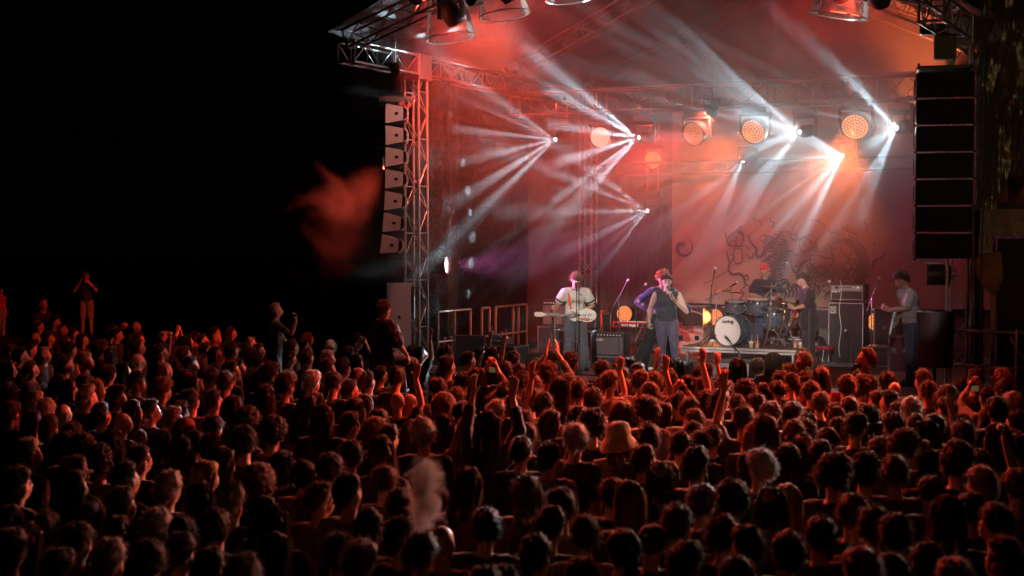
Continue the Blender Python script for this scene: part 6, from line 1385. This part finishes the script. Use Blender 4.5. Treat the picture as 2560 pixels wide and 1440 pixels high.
# ------------------------------------------------------------------ smoke
def smoke(name, u0, u1, v0, v1, z0, z1, dens, label, nscale=.55, lo=.38, hi=.68, base=0, aniso=.25, col=(1, 1, 1), grad=None, rag=0, ell=False, detail=3, dist=.8, seed=0, stretch=(1, 1, 1), soft=.25):
    b = MB(); b.box((0, 0, 0), (u1 - u0, v1 - v0, z1 - z0)); m = bpy.data.materials.new(name + '_air'); m.use_nodes = True; nt = m.node_tree; nt.nodes.clear()
    out = nt.nodes.new('ShaderNodeOutputMaterial'); pv = nt.nodes.new('ShaderNodeVolumeScatter'); pv.inputs['Anisotropy'].default_value = aniso; pv.inputs['Color'].default_value = (*col, 1)
    nt.links.new(pv.outputs[0], out.inputs['Volume'])
    tc = nt.nodes.new('ShaderNodeTexCoord'); mp = nt.nodes.new('ShaderNodeMapping'); mp.inputs['Location'].default_value = (seed, seed * 1.7, 0); mp.inputs['Scale'].default_value = stretch
    nt.links.new(tc.outputs['Object'], mp.inputs['Vector'])
    n = nt.nodes.new('ShaderNodeTexNoise'); n.inputs['Scale'].default_value = nscale; n.inputs['Detail'].default_value = detail; n.inputs['Distortion'].default_value = dist; n.inputs['Roughness'].default_value = .5
    nt.links.new(mp.outputs[0], n.inputs['Vector'])
    mr = nt.nodes.new('ShaderNodeMapRange'); mr.inputs[1].default_value = lo; mr.inputs[2].default_value = hi; mr.inputs[3].default_value = base; mr.inputs[4].default_value = dens; mr.interpolation_type = 'SMOOTHSTEP'
    nsrc = n.outputs['Fac']
    if rag:          # the noise eats into the rim, so the edge is torn
        g = nt.nodes.new('ShaderNodeVectorMath'); g.operation = 'DIVIDE'; g.inputs[1].default_value = ((u1 - u0) / 2, (v1 - v0) / 2, (z1 - z0) / 2); nt.links.new(tc.outputs['Object'], g.inputs[0])
        l = nt.nodes.new('ShaderNodeVectorMath'); l.operation = 'LENGTH'; nt.links.new(g.outputs[0], l.inputs[0])
        ml = nt.nodes.new('ShaderNodeMath'); ml.operation = 'MULTIPLY_ADD'; ml.inputs[1].default_value = -rag; nt.links.new(l.outputs['Value'], ml.inputs[0]); nt.links.new(nsrc, ml.inputs[2]); nsrc = ml.outputs[0]
    nt.links.new(nsrc, mr.inputs[0]); src = mr.outputs[0]
    if ell:          # fades out toward the edge of its ellipsoid
        g = nt.nodes.new('ShaderNodeVectorMath'); g.operation = 'DIVIDE'; g.inputs[1].default_value = ((u1 - u0) / 2, (v1 - v0) / 2, (z1 - z0) / 2); nt.links.new(tc.outputs['Object'], g.inputs[0])
        l = nt.nodes.new('ShaderNodeVectorMath'); l.operation = 'LENGTH'; nt.links.new(g.outputs[0], l.inputs[0])
        r2 = nt.nodes.new('ShaderNodeMapRange'); r2.inputs[1].default_value = 1; r2.inputs[2].default_value = soft; r2.inputs[3].default_value = 0; r2.inputs[4].default_value = 1; nt.links.new(l.outputs['Value'], r2.inputs[0])
        mu = nt.nodes.new('ShaderNodeMath'); mu.operation = 'MULTIPLY'; nt.links.new(src, mu.inputs[0]); nt.links.new(r2.outputs[0], mu.inputs[1]); src = mu.outputs[0]
    if grad:         # thinner near the deck, thicker up among the lamps
        sp = nt.nodes.new('ShaderNodeSeparateXYZ'); nt.links.new(tc.outputs['Object'], sp.inputs[0]); r3 = nt.nodes.new('ShaderNodeMapRange'); r3.interpolation_type = 'SMOOTHSTEP'
        for j, q in enumerate(grad): r3.inputs[j + 1].default_value = q
        nt.links.new(sp.outputs[2], r3.inputs[0]); mu = nt.nodes.new('ShaderNodeMath'); mu.operation = 'MULTIPLY'; nt.links.new(src, mu.inputs[0]); nt.links.new(r3.outputs[0], mu.inputs[1]); src = mu.outputs[0]
    nt.links.new(src, pv.inputs['Density'])
    o = b.build(name, m, None, loc=S((u0 + u1) / 2, (v0 + v1) / 2, (z0 + z1) / 2)); o.rotation_euler = (0, 0, RZ); tag(o, label, kind='stuff'); return o
smoke('stage_haze', -.18, 9.85, -1.2, 7.7, .05, 8.2, .088, 'drifting haze filling the stage between the towers', nscale=.42, lo=.36, hi=.70, base=.034, detail=4, dist=1.2, seed=5, grad=(-2.7, .3, .10, 1), aniso=.15)
def cloud(name, px, py, d, w_, dp, h_, dens, label, seed, ns, lo=.38, hi=.74):
    p = W(px, py, d); uu = (p - O).dot(U); vv = (p - O).dot(V); zz = p.z - DECK
    return smoke(name, uu - w_ / 2, uu + w_ / 2, vv - dp / 2, vv + dp / 2, zz - h_ / 2, zz + h_ / 2, dens, label, nscale=ns, lo=.10, hi=.50, rag=.46, detail=7, dist=1.2, seed=seed)
cloud('drifting_smoke', 968, 600, 25.0, 3.8, 2.2, 3.2, .16, 'red lit smoke rolling out low beside the coral sided array', 1, 1.0)
cloud('drifting_smoke', 930, 235, 25.4, 1.8, 1.8, 2.6, .16, 'dim reddish smoke drifting high beside the coral sided array', 7, .8)
def puff(px, py, d, w_, h_, dens, label, seed):
    p = W(px, py, d); uu = (p - O).dot(U); vv = (p - O).dot(V); zz = p.z - DECK
    return smoke('breath_cloud', uu - w_ / 2, uu + w_ / 2, vv - .12, vv + .12, zz - h_ / 2, zz + h_ / 2, dens, label, nscale=6.5, lo=.08, hi=.42, rag=.44, detail=8, dist=1.2, seed=seed, aniso=.0)
puff(1064, 1240, 9.3, .28, .52, 24, 'pale ragged breath cloud rising above a bald head', 5)
puff(1022, 1322, 9.25, .30, .14, 25, 'thin bluish wisp trailing left below the breath cloud', 12)
